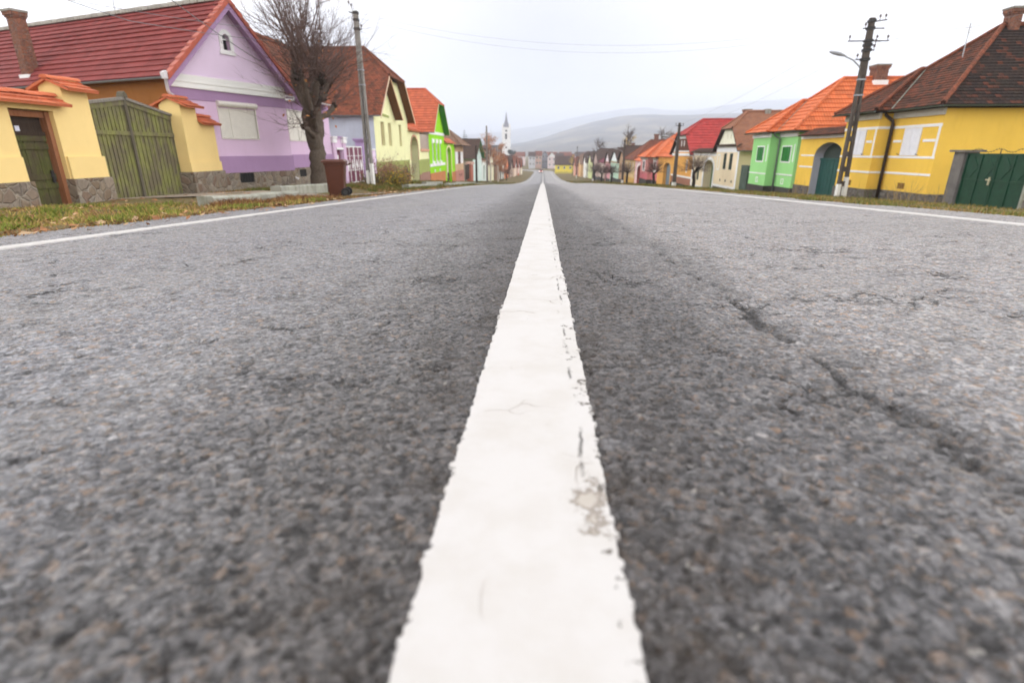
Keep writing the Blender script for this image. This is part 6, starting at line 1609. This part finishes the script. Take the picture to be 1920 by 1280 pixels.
for i, (x, y, s, lb) in enumerate(((11.5, 58.6, 1.0, 'bare round pollard before pink hipped house'), (11.5, 77, 1.15, 'bare round pollard before ochre house near lamp pole'), (11.5, 94, 1.25, 'bare dark pollard before mint green house'), (11.5, 110, 1.3, 'bare dark pollard before rose pink house'), (11.6, 127, 1.6, 'bushy round pollard before magenta roofed house'))):
    copy_tree(sp, None, (x, y, G(x, y)), i * 1.3 + .7, s, lb)

def tall_tree(x, y, H, spread, label, trunkm, leafcols=None, nleaf=0, leafs=.12, twm=None, seed=1, name='bare_tree', nb=16, group=None):
    rng = random.Random(seed); g = G(x, y)
    r = thing(name, label, 'tree', (x, y, g), group)
    mb = MB(); t0 = H * .3
    limb(mb, [(x, y, g - .3), (x + .05, y, g + t0), (x - .1, y + .1, g + H * .55), (x, y, g + H * .92)], H * .022, H * .004, rng, 7, .01)
    mb.build('trunk', trunkm, r, smooth=True)
    mb = MB(); tips = []
    for i in range(nb):
        f = rng.uniform(.28, .85); a = rng.uniform(0, 6.28)
        d = Vector((math.cos(a), math.sin(a), rng.uniform(.6, 1.4)))
        L = spread * (1.15 - f * .6) * rng.uniform(.8, 1.2)
        p = Vector((x, y, g + H * f)); twig(mb, p, d, L, H * (.006 if nleaf > 400 else .0085), rng, 3, 0, .2, (3, 5))
        for _ in range(int(nleaf / nb)):
            q = p + d.normalized() * L * rng.uniform(.25, 1.0) + Vector((rng.gauss(0, .22), rng.gauss(0, .22), rng.gauss(0, .25))) * spread * .45
            tips.append(q)
    mb.build('branches', twm or M_TWIG, r)
    if nleaf: leaf_cloud('crown', tips, leafs, leafcols, rng, mat_attr('leaf_colours'), r)
    return r
RUST = [(.36, .14, .05), (.42, .19, .08), (.30, .11, .05), (.46, .24, .12)]
tall_tree(-8.5, 90, 7.4, 2.3, 'pale trunked birch with rusty leaves beside tall grey pole', M_BIRCH, RUST, 1500, .09, simple('pale_twigs', (.50, .40, .34), .8), 3, 'birch_tree', 18)
tall_tree(-8.4, 104, 7.0, 2.0, 'slim birch with dense orange brown crown left of church tower', M_BIRCH, RUST, 1700, .10, MATS['pale_twigs'], 8, 'birch_tree', 16)
tall_tree(-8.8, 116, 5.2, 1.6, 'dark trunked rusty tree between cream and brown walled houses', M_BARKDARK, RUST, 700, .10, M_TWIGRED, 9, 'bare_tree', 12)
tall_tree(-8.8, 122, 5.4, 1.6, 'dark trunked rusty tree nearest the white plastered house', M_BARKDARK, RUST, 700, .10, M_TWIGRED, 10, 'bare_tree', 12)
copy_tree(sp, None, (-8.7, 133, G(-8.7, 133)), .4, 1.15, 'small dark clipped pollard before white house on left verge')
for k, (x, y, H, nm) in enumerate(((22, 150, 13.0, 'grey bare tree behind pink and mint roofs'), (31, 152, 13.5, 'grey bare tree behind ochre house roof, right of yellow willow'), (16.5, 168, 11.5, 'leafless grey tree left of yellow willow behind grey roof'), (26, 118, 10.0, 'thin bare tree behind brick chimney of ochre house'))):
    tall_tree(x, y, H, 3.4, nm, M_BARK, None, 0, .1, simple('grey_twigs', (.12, .09, .075), .8), 30 + k, 'bare_tree', 24)
tall_tree(24.5, 162, 13.0, 3.0, 'tall yellow willow behind dark roofs of right row', M_BARK, [(.48, .34, .10), (.42, .28, .07), (.52, .38, .16)], 2400, .14, MATS['grey_twigs'], 50, 'willow_tree', 18)

tall_tree(11.5, 221, 7.5, 1.9, 'small yellow tree behind bright yellow house at end of right row', M_BARK, [(.48, .34, .10), (.42, .28, .07)], 900, .16, MATS['grey_twigs'], 71, 'yellow_tree', 12)
tall_tree(-14, 262, 7.5, 3.0, 'brown bare tree past the last house of the left row', M_BARK, RUST, 300, .16, M_TWIGRED, 72, 'bare_tree', 14)
tall_tree(20, 262, 9.5, 3.2, 'brownish bare tree between yellow house and crimson town house', M_BARK, RUST, 200, .16, M_TWIGRED, 73, 'bare_tree', 14)
tall_tree(17, 205, 8.5, 2.6, 'leafless brown tree behind peach house roof', M_BARK, None, 0, .1, M_TWIGRED, 74, 'bare_tree', 14)
def spruce(x, y, H, label):
    rng = random.Random(4); g = G(x, y); r = thing('spruce_tree', label, 'tree', (x, y, g))
    mb = MB(); tube(mb, [(x, y, g - .3), (x, y, g + H)], [.16, .02], 6); mb.build('trunk', M_BARKDARK, r)
    mb = MB()
    for k in range(22):
        f = .2 + .78 * k / 21; z = g + H * f; R_2 = (1 - f) * H * .26 + .1
        for j in range(9):
            a = rng.uniform(0, 6.28); L = R_2 * rng.uniform(.75, 1.15)
            d = Vector((math.cos(a), math.sin(a), 0)); s = Vector((-math.sin(a), math.cos(a), 0)); p = Vector((x, y, z)); e = p + d * L + Vector((0, 0, -.12 * L + .15 * L * (f > .8)))
            mb.face([p + s * .05, e + s * .10 * L, e + d * .1, e - s * .10 * L]); mb.face([p, e + Vector((0, 0, .12 * L)), e + d * .1, e - Vector((0, 0, .16 * L))])
    mb.build('crown', simple('spruce_green', (.022, .045, .035), .9, var=.4), r)
spruce(-15.6, 112, 9.6, 'dark spruce tip rising behind dark brown roof on left')
tall_tree(-17, 305, 10, 3.5, 'dark evergreen tree mass at foot of church', M_BARKDARK, [(.03, .045, .035), (.045, .06, .045)], 1500, .3, M_TWIG, 60, 'evergreen_tree', 14)

def shrub(x, y, h, w, label, twm, cols, nl, ls, seed):
    rng = random.Random(seed); g = G(x, y); r = thing('shrub', label, 'shrub', (x, y, g))
    mb = MB(); tips = []
    for _ in range(46):
        p = Vector((x + rng.gauss(0, w * .3), y + rng.gauss(0, w * .45), g - .05)); d = Vector((rng.gauss(0, .3), rng.gauss(0, .3), 1)); L = h * rng.uniform(.6, 1.05)
        twig(mb, p, d, L, .010, rng, 2, 0, .22, (2, 4))
        for _ in range(nl // 46): tips.append(p + d * L * rng.uniform(.2, 1) + Vector((rng.gauss(0, .12), rng.gauss(0, .12), rng.gauss(0, .1))))
    mb.build('stems', twm, r)
    leaf_cloud('leaves', tips, ls, cols, rng, mat_attr('leaf_colours'), r)
shrub(-8.7, 30.2, 1.45, 1.5, 'reddish leafless shrub before pale lime house', M_TWIGRED, [(.30, .12, .09), (.34, .18, .12), (.22, .10, .07)], 900, .04, 1)
shrub(-8.9, 33.2, 1.3, 1.3, 'pale pinkish dry shrub below the slit windows', M_TWIGRED, [(.42, .24, .16), (.36, .2, .12), (.30, .22, .10)], 900, .04, 2)
shrub(-7.3, 27.6, .85, .75, 'low yellow green shrub at kerb end below reddish shrub', M_TWIG, [(.36, .25, .03), (.20, .18, .03), (.42, .26, .03), (.10, .12, .03)], 1100, .045, 3)
shrub(-9.6, 38.5, 1.2, .7, 'small dark leafless shrub beside arched doorway', M_TWIG, [(.16, .11, .08), (.2, .13, .09)], 300, .04, 4)
shrub(-8.6, 27.9, .55, .8, 'low olive shrub at foot of concrete pole', M_TWIG, [(.12, .09, .02), (.17, .12, .03), (.09, .10, .03)], 800, .04, 5)

def grass(name, regions, label, seed):
    rs = np.random.RandomState(seed); V = []; Cc = []
    for (n, fx, fy, h, cols) in regions:
        x = fx(rs, n); y = fy(rs, n)
        z = z0(y) + lat(x, y) - .02
        # clumps
        cl = np.sin(x * 3.1 + np.sin(y * 2.3)) * np.sin(y * 2.7 + x) * .5 + .5
        keep = rs.rand(n) < .25 + .75 * cl
        x, y, z, cl = x[keep], y[keep], z[keep], cl[keep]; m = len(x)
        a = rs.uniform(0, 6.28, m); hh = h * rs.uniform(.4, 1.25, m) * (.6 + .6 * cl); wd = .005 + .006 * rs.rand(m) + y * .0003
        lx = rs.normal(0, .45, m) * hh; ly = rs.normal(0, .45, m) * hh
        b0 = np.stack([x - np.cos(a) * wd, y - np.sin(a) * wd, z], -1); b1 = np.stack([x + np.cos(a) * wd, y + np.sin(a) * wd, z], -1)
        m0 = np.stack([x + lx * .4 + np.cos(a) * wd * .7, y + ly * .4 + np.sin(a) * wd * .7, z + hh * .6], -1); m1 = np.stack([x + lx * .4 - np.cos(a) * wd * .7, y + ly * .4 - np.sin(a) * wd * .7, z + hh * .6], -1)
        tp = np.stack([x + lx, y + ly, z + hh], -1)
        V.append(np.stack([b0, b1, m0, tp, m1], 1).reshape(-1, 3))
        cols = np.array(cols); w = np.clip(cl * 1.2 - .1 + rs.normal(0, .25, m), 0, .999); c = cols[(w * len(cols)).astype(int)] * rs.uniform(.7, 1.3, (m, 1))
        Cc.append(np.repeat(c, 5, 0))
    V = np.concatenate(V); Cc = np.concatenate(Cc); nf = len(V) // 5
    me = bpy.data.meshes.new(name); me.vertices.add(len(V)); me.vertices.foreach_set('co', V.astype(np.float32).ravel())
    me.loops.add(nf * 5); me.loops.foreach_set('vertex_index', np.arange(nf * 5, dtype=np.int32)); me.polygons.add(nf)
    me.polygons.foreach_set('loop_start', np.arange(0, nf * 5, 5, dtype=np.int32)); me.polygons.foreach_set('loop_total', np.full(nf, 5, np.int32)); me.update(calc_edges=True)
    at = me.color_attributes.new('Col', 'FLOAT_COLOR', 'POINT'); at.data.foreach_set('color', np.c_[Cc, np.ones(len(Cc))].astype(np.float32).ravel())
    me.materials.append(mat_attr('grass_colours', .7)); o = bpy.data.objects.new(name, me); COL.objects.link(o)
    tag(o, label, 'grass', kind='stuff')
U = lambda a, b: (lambda rs, n: rs.uniform(a, b, n))
def edge_near(a, b, pw): return lambda rs, n: a + (b - a) * rs.rand(n) ** pw
DRY = [(.26, .13, .05), (.33, .20, .07), (.22, .10, .045)]
MIXD = [(.24, .13, .05), (.30, .20, .06), (.20, .17, .04), (.12, .15, .03)]
GREEN = [(.38, .22, .10), (.34, .20, .08), (.44, .30, .11), (.40, .30, .09), (.32, .29, .06), (.24, .26, .045), (.18, .22, .035)]
grass('verge_grass', [
    (34000, edge_near(-4.15, -9.9, 1.0), edge_near(-1.5, 10.5, .8), .085, GREEN),
    (9000, edge_near(-4.1, -4.7, 1.0), edge_near(2.6, 14, .9), .06, DRY + [(.2, .16, .05)]),
    (5000, edge_near(-5.0, -5.85, 1.0), U(9, 13.5), .13, DRY),
    (8000, U(-10.3, -7.3), U(16.5, 22), .11, MIXD),
    (9000, U(-8.2, -4.6), U(20.5, 28), .13, MIXD),
    (9000, U(-10.3, -4.7), U(28, 50), .15, MIXD),
    (6000, U(-10.3, -4.8), U(50, 100), .18, MIXD)], 'green and dry grass growing along the left verge', 1)
grass('verge_grass', [
    (16000, edge_near(4.9, 8.5, 1.6), edge_near(1, 26, 1.1), .065, [(.34, .22, .07), (.30, .19, .06), (.22, .19, .05), (.16, .17, .04)]),
    (9000, U(8, 13.8), U(14, 32), .11, [(.34, .22, .08), (.28, .20, .06), (.18, .17, .04)]),
    (9000, edge_near(5, 13.6, 1.2), U(26, 60), .15, MIXD),
    (6000, edge_near(5, 13.6, 1), U(60, 130), .16, MIXD)], 'dry yellow grass strip along the right verge', 2)
def weeds():
    rng = random.Random(9); 
    for k, (x, y, n, h, lb) in enumerate(((13.5, 21.6, 14, .95, 'tall dry grass stalks at corner of golden yellow house'), (13.2, 19.8, 8, .75, 'dry weed stalks at foot of grey gate pillar'), (12.9, 29.0, 9, .8, 'brown dry weeds before sea green arched gate'), (13.3, 23.6, 6, .6, 'small leafy green weed beside dark rain pipe'))):
        g = G(x, y); mb = MB()
        for _ in range(n):
            p = Vector((x + rng.gauss(0, .15), y + rng.gauss(0, .5), g - .05)); twig(mb, p, Vector((rng.gauss(0, .25), rng.gauss(0, .3), 1)), h * rng.uniform(.6, 1.1), .007, rng, 1, 0, .15, (2, 4))
        o = mb.build('weeds', simple('straw', (.36, .25, .11), .8) if k != 3 else simple('weed_green', (.10, .15, .03), .8), None, base=(x, y, g)); tag(o, lb, 'weeds')
weeds()
rng = random.Random(12); pts = []
for _ in range(900):
    x = rng.uniform(-10.2, -4.2); y = 3 + 24 * rng.random() ** .8; pts.append(Vector((x, y, G(x, y) + .03)))
for _ in range(260):
    x = rng.uniform(-4.5, -3.6); y = 3 + 20 * rng.random(); pts.append(Vector((x, y, G(x, y) + .03)))
leaf_cloud('fallen_leaves', pts, .045, [(.40, .22, .10), (.30, .14, .06), (.50, .34, .2), (.2, .09, .04)], rng, mat_attr('leaf_colours'), None, 'fallen brown leaves scattered over the left verge', 'fallen leaves', 'stuff', True)

# ------------------------------------------------------------------ kerb walls, driveway, bin, car
def kerb_wall(x, y0, y1, h, th, label):
    g = G(x, (y0 + y1) / 2); o = thing('culvert_parapet', label, 'parapet', (x, (y0 + y1) / 2, g), 'low concrete parapets along the left ditch')
    mb = MB(); n = max(2, int((y1 - y0) / .35)); rs = random.Random(int(y0 * 10))
    ys = [y0 + (y1 - y0) * i / n for i in range(n + 1)]
    j = [(rs.uniform(-.012, .012), rs.uniform(-.015, .015)) for _ in ys]
    prof = lambda i: [(x - th / 2, G(x, ys[i]) - .4), (x + th / 2 + j[i][0], G(x, ys[i]) - .4), (x + th / 2 + j[i][0], G(x, ys[i]) + h - .03 + j[i][1]), (x + th / 2 - .03, G(x, ys[i]) + h + j[i][1]), (x - th / 2, G(x, ys[i]) + h + j[i][1])]
    for i in range(n):
        a, b = prof(i), prof(i + 1)
        for k in range(5):
            k2 = (k + 1) % 5
            mb.face([(a[k][0], ys[i], a[k][1]), (a[k2][0], ys[i], a[k2][1]), (b[k2][0], ys[i + 1], b[k2][1]), (b[k][0], ys[i + 1], b[k][1])])
    for i in (0, n): mb.face([(p[0], ys[i], p[1]) for p in prof(i)])
    mb.build('parapet', M_CONCPALE, o)
kerb_wall(-6.0, 9.5, 13.1, .20, .30, 'low mossy concrete parapet in front of the wooden gate')
kerb_wall(-7.1, 14.4, 18.6, .26, .30, 'low concrete parapet at foot of big pollarded tree, behind brown bin')
kerb_wall(-5.9, 23.6, 30.0, .22, .30, 'concrete parapet right of yellow green shrub')
kerb_wall(-7.2, 33.5, 39.0, .22, .30, 'concrete parapet set back before arched lime doorway')
kerb_wall(-6.0, 34.5, 44.0, .22, .30, 'long concrete parapet near road before bright green house')
kerb_wall(-7.4, 46, 60, .2, .30, 'far concrete parapet before tan house')
kerb_wall(-6.4, 52, 72, .2, .30, 'farthest concrete parapet near road before mint gabled house')

def patch(name, x0, x1, y0, y1, mat, lift=.03):
    grid_mesh(name, list(np.linspace(x0, x1, 8)), list(np.linspace(y0, y1, 8)), lambda X, Y: z0(Y) + lat(X, Y) + lift, mat, 'structure')
M_PAVE = concrete('driveway_concrete', (.34, .28, .22), (.20, .14, .09))
patch('driveway', -10.7, -6.6, 13.0, 16.1, M_PAVE); patch('pavement', -6.9, -4.4, 13.4, 15.8, concrete('gravelly_shoulder', (.26, .23, .20), (.17, .13, .1)))
patch('driveway', 9.0, 14.0, 17.2, 19.5, M_PAVE, .02)

def wheelie_bin():
    x, y = -5.15, 13.75; a = R(-12); F = Fr(x, y, (math.sin(a), math.cos(a)), (math.cos(a), -math.sin(a)))  # s ~ +Y, t ~ +X
    g = G(x, y) + .03
    M = simple('brown_plastic', (.085, .024, .011), .42, var=.08)
    r = thing('wheelie_bin', 'brown plastic wheelie bin with closed lid standing at road edge', 'bin', (x, y, g))
    mb = MB(); H = .80
    lo = [(-.19, -.20), (.19, -.20), (.19, .14), (-.19, .14)]; hi = [(-.225, -.255), (.225, -.255), (.225, .235), (-.225, .235)]
    def rnded(q, c=.04):
        out = []
        for i in range(4):
            p = Vector(q[i]); n_ = Vector(q[(i + 1) % 4]); b = Vector(q[i - 1])
            for k in range(4):
                f = k / 3; p0 = p + (b - p).normalized() * c; p2 = p + (n_ - p).normalized() * c
                out.append(p0 * (1 - f) ** 2 + p * 2 * f * (1 - f) + p2 * f * f)
        return out
    lev = [(0, rnded(lo)), (.02, rnded([(u * 1.02, v * 1.02) for u, v in lo])), (H * .93, rnded([(l[0] + (h[0] - l[0]) * .93, l[1] + (h[1] - l[1]) * .93) for l, h in zip(lo, hi)])), (H * .932, rnded([(h[0] * 1.06, h[1] * 1.06) for h in hi])), (H, rnded([(h[0] * 1.07, h[1] * 1.07) for h in hi]))]
    n = 16
    for (za, A), (zb, B) in zip(lev[:-1], lev[1:]):
        for i in range(n): mb.face([F.P(A[i].x, A[i].y, g + za), F.P(A[(i + 1) % n].x, A[(i + 1) % n].y, g + za), F.P(B[(i + 1) % n].x, B[(i + 1) % n].y, g + zb), F.P(B[i].x, B[i].y, g + zb)])
    mb.face([F.P(p.x, p.y, g) for p in lev[0][1]])
    for s in (-.14, 0, .14): box(mb, F, s - .012, s + .012, -.235, -.20, g + .1, g + .7)
    mb.build('body', M, r, merge=True)
    mb = MB(); base = rnded([(-.26, -.32), (.26, -.32), (.26, .265), (-.26, .265)], .06); tp = rnded([(-.22, -.27), (.22, -.27), (.22, .225), (-.22, .225)], .06)
    for i in range(n):
        j = (i + 1) % n
        mb.face([F.P(base[i].x, base[i].y, g + H + .003), F.P(base[j].x, base[j].y, g + H + .003), F.P(base[j].x, base[j].y, g + H + .035), F.P(base[i].x, base[i].y, g + H + .035)])
        mb.face([F.P(base[i].x, base[i].y, g + H + .035), F.P(base[j].x, base[j].y, g + H + .035), F.P(tp[j].x, tp[j].y, g + H + .075), F.P(tp[i].x, tp[i].y, g + H + .075)])
    mb.face([F.P(p.x, p.y, g + H + .075) for p in tp]); mb.face([F.P(p.x, p.y, g + H + .003) for p in base])
    mb.build('lid', M, r, merge=True)
    mb = MB(); tube(mb, [F.P(-.2, .28, g + .74), F.P(-.2, .37, g + .79), F.P(.2, .37, g + .79), F.P(.2, .28, g + .74)], .016, 6); mb.build('handle', M, r)
    mb = MB(); tube(mb, [F.P(-.26, .20, g + .10), F.P(.26, .20, g + .10)], .012, 6); mb.build('axle', M_STEEL, r)
    for s in (-.25, .25):
        mb = MB(); n2 = 18
        tube(mb, [F.P(s - .025, .20, g + .10), F.P(s + .025, .20, g + .10)], .105, n2)
        w = mb.build('wheel', simple('black_rubber', (.012, .012, .013), .7), r)
        mb = MB(); tube(mb, [F.P(s - .03, .20, g + .10), F.P(s + .03, .20, g + .10)], .055, 10); mb.build('hub', simple('dark_plastic', (.035, .035, .037), .5), w)
wheelie_bin()

def car():
    x, y = -.95, 246; g = float(road_z(np.array([[x]]), np.array([[y]]))[0, 0]); F = Fr(x - .88, y, (1, 0), (0, 1))
    r = thing('parked_car', 'small red car with lit headlights far down the road', 'car', (x, y, g))
    r.name = 'red_car'; BASE[r.name] = Vector((x, y, g))
    RED = simple('car_red', (.42, .015, .02), .25, spec=.6)
    mb = MB(); G2 = Fr(F.o[0], F.o[1], F.t, F.s)
    prism(mb, G2, [(0, g + .25), (0, g + .62), (.15, g + .78), (1.05, g + .92), (3.9, g + .95), (4.05, g + .75), (4.05, g + .3)], 0, 1.76); mb.build('body', RED, r)
    mb = MB(); prism(mb, G2, [(1.0, g + .915), (1.75, g + 1.40), (3.2, g + 1.42), (3.8, g + .945)], .14, 1.62); cb = mb.build('cabin', M_GLASS, r)
    bx(cb, 'car_roof', F, .2, 1.56, 1.75, 3.2, g + 1.421, g + 1.46, RED)
    t = NT('headlight_glow', .3); t.b.inputs['Emission Color'].default_value = (1, .93, .8, 1); t.b.inputs['Emission Strength'].default_value = 2.0
    for s in (.12, 1.28): bx(r, 'headlight', F, s, s + .36, -.03, .02, g + .52, g + .70, t.m)
    bx(r, 'bumper', F, .02, 1.74, -.08, -.001, g + .26, g + .46, M_DARK)
    for s in (.02, 1.54):
        for tt in (.75, 3.3):
            mb = MB(); tube(mb, [F.P(s, tt, g + .3), F.P(s + .2, tt, g + .3)], .30, 14); mb.build('wheel', MATS['black_rubber'], r)
car()

# ------------------------------------------------------------------ hills, air, sky, light, camera
def hill(name, prof, Y, depth, mat, seed, front):
    rs = np.random.RandomState(seed)
    xs = np.linspace(prof[0][0], prof[-1][0], 160); zr = np.interp(xs, [p[0] for p in prof], [p[1] for p in prof])
    zr = np.convolve(np.r_[[zr[0]] * 3, zr, [zr[-1]] * 3], np.ones(7) / 7, 'valid')
    zr = zr + np.interp(xs, np.linspace(xs[0], xs[-1], 70), rs.normal(0, 1, 70)) * Y * .0005
    ts = np.concatenate([np.linspace(-1, 0, 26), np.linspace(.08, 1, 8)])
    v = []
    nz = rs.normal(0, 1, (14, 40))
    for t in ts:
        for i, x in enumerate(xs):
            k = 1 - abs(t) ** 1.25
            a = nz[int((t + 1) * 6) % 14, int(i * 39 / 159)]
            v.append((x * (1 + t * depth / Y * .5), Y + t * depth, -14 + (zr[i] + 14) * k + a * 3.0 * k * (1 - k) * 4))
    n = len(xs); f = [[j * n + i, j * n + i + 1, (j + 1) * n + i + 1, (j + 1) * n + i] for j in range(len(ts) - 1) for i in range(n - 1)]
    me = bpy.data.meshes.new(name); me.from_pydata(v, [], f); me.materials.append(mat); me.polygons.foreach_set('use_smooth', [True] * len(f)); me.update()
    o = bpy.data.objects.new(name, me); COL.objects.link(o); o['kind'] = 'structure'
def mat_hill(name, cols, scale):
    t = NT(name, .95, .05); v = t.coord(); n = t.noise(v, scale, 7, .65); n2 = t.noise(v, scale * 6, 5, .7)
    c = t.ramp(n, [(.35, cols[0]), (.5, cols[1]), (.62, cols[2])]); t.color(t.mix(t.math('MULTIPLY', n2, .5), c, cols[0])); return t.m
H_NEAR = [(-700, -14), (-62, 34), (26, 62), (100, 86), (178, 108), (258, 126), (338, 137), (400, 141), (535, 138), (660, 141), (780, 146), (1000, 146), (1300, 150), (1700, 140), (2600, 120)]
H_FAR = [(-2600, 60), (-1500, 90), (-800, 120), (-400, 145), (-110, 185), (60, 210), (210, 252), (365, 281), (520, 304), (680, 321), (795, 330), (920, 315), (1080, 305), (1150, 290), (1330, 320), (1455, 351), (1650, 370), (1890, 380), (2080, 388), (2400, 384), (3200, 380), (5000, 330)]
hill('hills', H_FAR, 4700, 1500, mat_hill('far_hill_forest', [(.015, .03, .035), (.09, .095, .085), (.28, .25, .19)], .006), 2, 0)
hill('hills', H_NEAR, 2400, 1200, mat_hill('near_hill_forest', [(.015, .02, .022), (.10, .08, .06), (.28, .23, .14)], .008), 1, 0)

def haze():
    mb = MB(); box(mb, Fr(0, 0, (1, 0), (0, 1)), -5200, 5200, -200, 6450, -18, 420)
    m = bpy.data.materials.new('haze_air'); m.use_nodes = True; nt = m.node_tree; nt.nodes.clear()
    out = nt.nodes.new('ShaderNodeOutputMaterial'); pv = nt.nodes.new('ShaderNodeVolumePrincipled')
    pv.inputs['Color'].default_value = (.81, .87, 1.0, 1); pv.inputs['Density'].default_value = HAZE; pv.inputs['Anisotropy'].default_value = 0.25
    nt.links.new(pv.outputs[0], out.inputs['Volume'])
    o = mb.build('haze', m, None, merge=True); o['kind'] = 'stuff'; o['label'] = 'pale air that fades the far hills'; o['category'] = 'haze'
HAZE = 0.00050
haze()

W = bpy.data.worlds.new('World'); scene.world = W; W.use_nodes = True
nt = W.node_tree; nt.nodes.clear()
N = nt.nodes.new; Lk = nt.links.new
out = N('ShaderNodeOutputWorld'); mixs = N('ShaderNodeMixShader'); bg1 = N('ShaderNodeBackground'); bg2 = N('ShaderNodeBackground')
SUN_EL, SUN_AZ = R(48), R(10)
sky = N('ShaderNodeTexSky'); sky.sky_type = 'NISHITA'; sky.sun_disc = False; sky.sun_elevation = SUN_EL; sky.sun_rotation = SUN_AZ
bg1.inputs['Strength'].default_value = .05; Lk(sky.outputs[0], bg1.inputs['Color'])
tc = N('ShaderNodeTexCoord'); sx = N('ShaderNodeSeparateXYZ'); Lk(tc.outputs['Generated'], sx.inputs[0])
def wm(op, a, b):
    x = N('ShaderNodeMath'); x.operation = op
    for s, v in zip(x.inputs, (a, b)):
        if hasattr(v, 'is_linked'): Lk(v, s)
        else: s.default_value = v
    return x.outputs[0]
el = wm('MAXIMUM', sx.outputs[2], 0.0)
den = wm('ADD', el, .10)
cb = N('ShaderNodeCombineXYZ'); Lk(wm('DIVIDE', sx.outputs[0], den), cb.inputs[0]); Lk(wm('DIVIDE', sx.outputs[1], den), cb.inputs[1])
nz = N('ShaderNodeTexNoise'); nz.inputs['Scale'].default_value = .62; nz.inputs['Detail'].default_value = 6; nz.inputs['Roughness'].default_value = .55; nz.inputs['Distortion'].default_value = .5
Lk(cb.outputs[0], nz.inputs['Vector'])
rp = N('ShaderNodeValToRGB'); cr = rp.color_ramp
for p_, c_ in ((0.02, (1.0, .95, .895)), (.075, (1.04, .99, .935)), (.115, (.81, .79, .81)), (.17, (.83, .81, .825)), (.27, (1.06, 1.03, .995)), (.38, (.99, .97, .965)), (.6, (1.08, 1.05, 1.02))):
    e_ = cr.elements.new(p_); e_.color = (*c_, 1)
cr.elements.remove(cr.elements[0]); cr.elements.remove(cr.elements[-1])
Lk(wm('ADD', el, wm('MULTIPLY', wm('SUBTRACT', nz.outputs['Fac'], .5), .16)), rp.inputs['Fac'])
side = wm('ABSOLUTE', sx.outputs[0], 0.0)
gain = wm('MULTIPLY', wm('ADD', wm('MULTIPLY', el, .16), .375), wm('ADD', wm('MULTIPLY', wm('MULTIPLY', wm('POWER', side, 1.5), wm('SUBTRACT', 1.0, el)), 7.5), 1.0))  # side boost added to the low sky to brighten the street facades
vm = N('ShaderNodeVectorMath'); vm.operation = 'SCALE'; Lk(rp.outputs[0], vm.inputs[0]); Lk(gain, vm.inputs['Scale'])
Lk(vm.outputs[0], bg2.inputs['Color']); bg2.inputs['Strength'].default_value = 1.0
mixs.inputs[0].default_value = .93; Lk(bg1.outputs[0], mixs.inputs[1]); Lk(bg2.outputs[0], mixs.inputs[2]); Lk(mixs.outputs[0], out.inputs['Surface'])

sl = bpy.data.lights.new('sun', 'SUN'); sl.energy = 0.5; sl.angle = R(24); sl.color = (1, .965, .91)
so = bpy.data.objects.new('sun', sl); COL.objects.link(so)
d = Vector((math.sin(SUN_AZ) * math.cos(SUN_EL), math.cos(SUN_AZ) * math.cos(SUN_EL), math.sin(SUN_EL)))
so.rotation_euler = d.to_track_quat('Z', 'Y').to_euler()

cam = bpy.data.cameras.new('camera'); co = bpy.data.objects.new('camera', cam); COL.objects.link(co)
cam.sensor_width = 36; cam.sensor_fit = 'HORIZONTAL'; cam.lens = 36 * 1000 / 1920
pitch = math.atan(.357); yaw = math.atan(.059 / math.hypot(1, .357))
co.location = (.016, 0, .40); co.rotation_euler = (math.pi / 2 - pitch, 0, yaw)
cam.clip_start = .02; cam.clip_end = 20000
cam.dof.use_dof = True; cam.dof.focus_distance = 2.35; cam.dof.aperture_fstop = 2.55
scene.camera = co

cy = scene.cycles
cy.max_bounces = 6; cy.diffuse_bounces = 3; cy.glossy_bounces = 2; cy.transmission_bounces = 2; cy.volume_bounces = 2; cy.use_adaptive_sampling = True; cy.adaptive_threshold = .018; cy.transparent_max_bounces = 4
cy.use_denoising = True
try: cy.denoiser = 'OPENIMAGEDENOISE'
except Exception: pass
cy.sample_clamp_indirect = 6
vs = scene.view_settings
vs.view_transform = 'Standard'; vs.look = 'None'; vs.exposure = 0.97; vs.gamma = 1.0; vs.use_curve_mapping = False
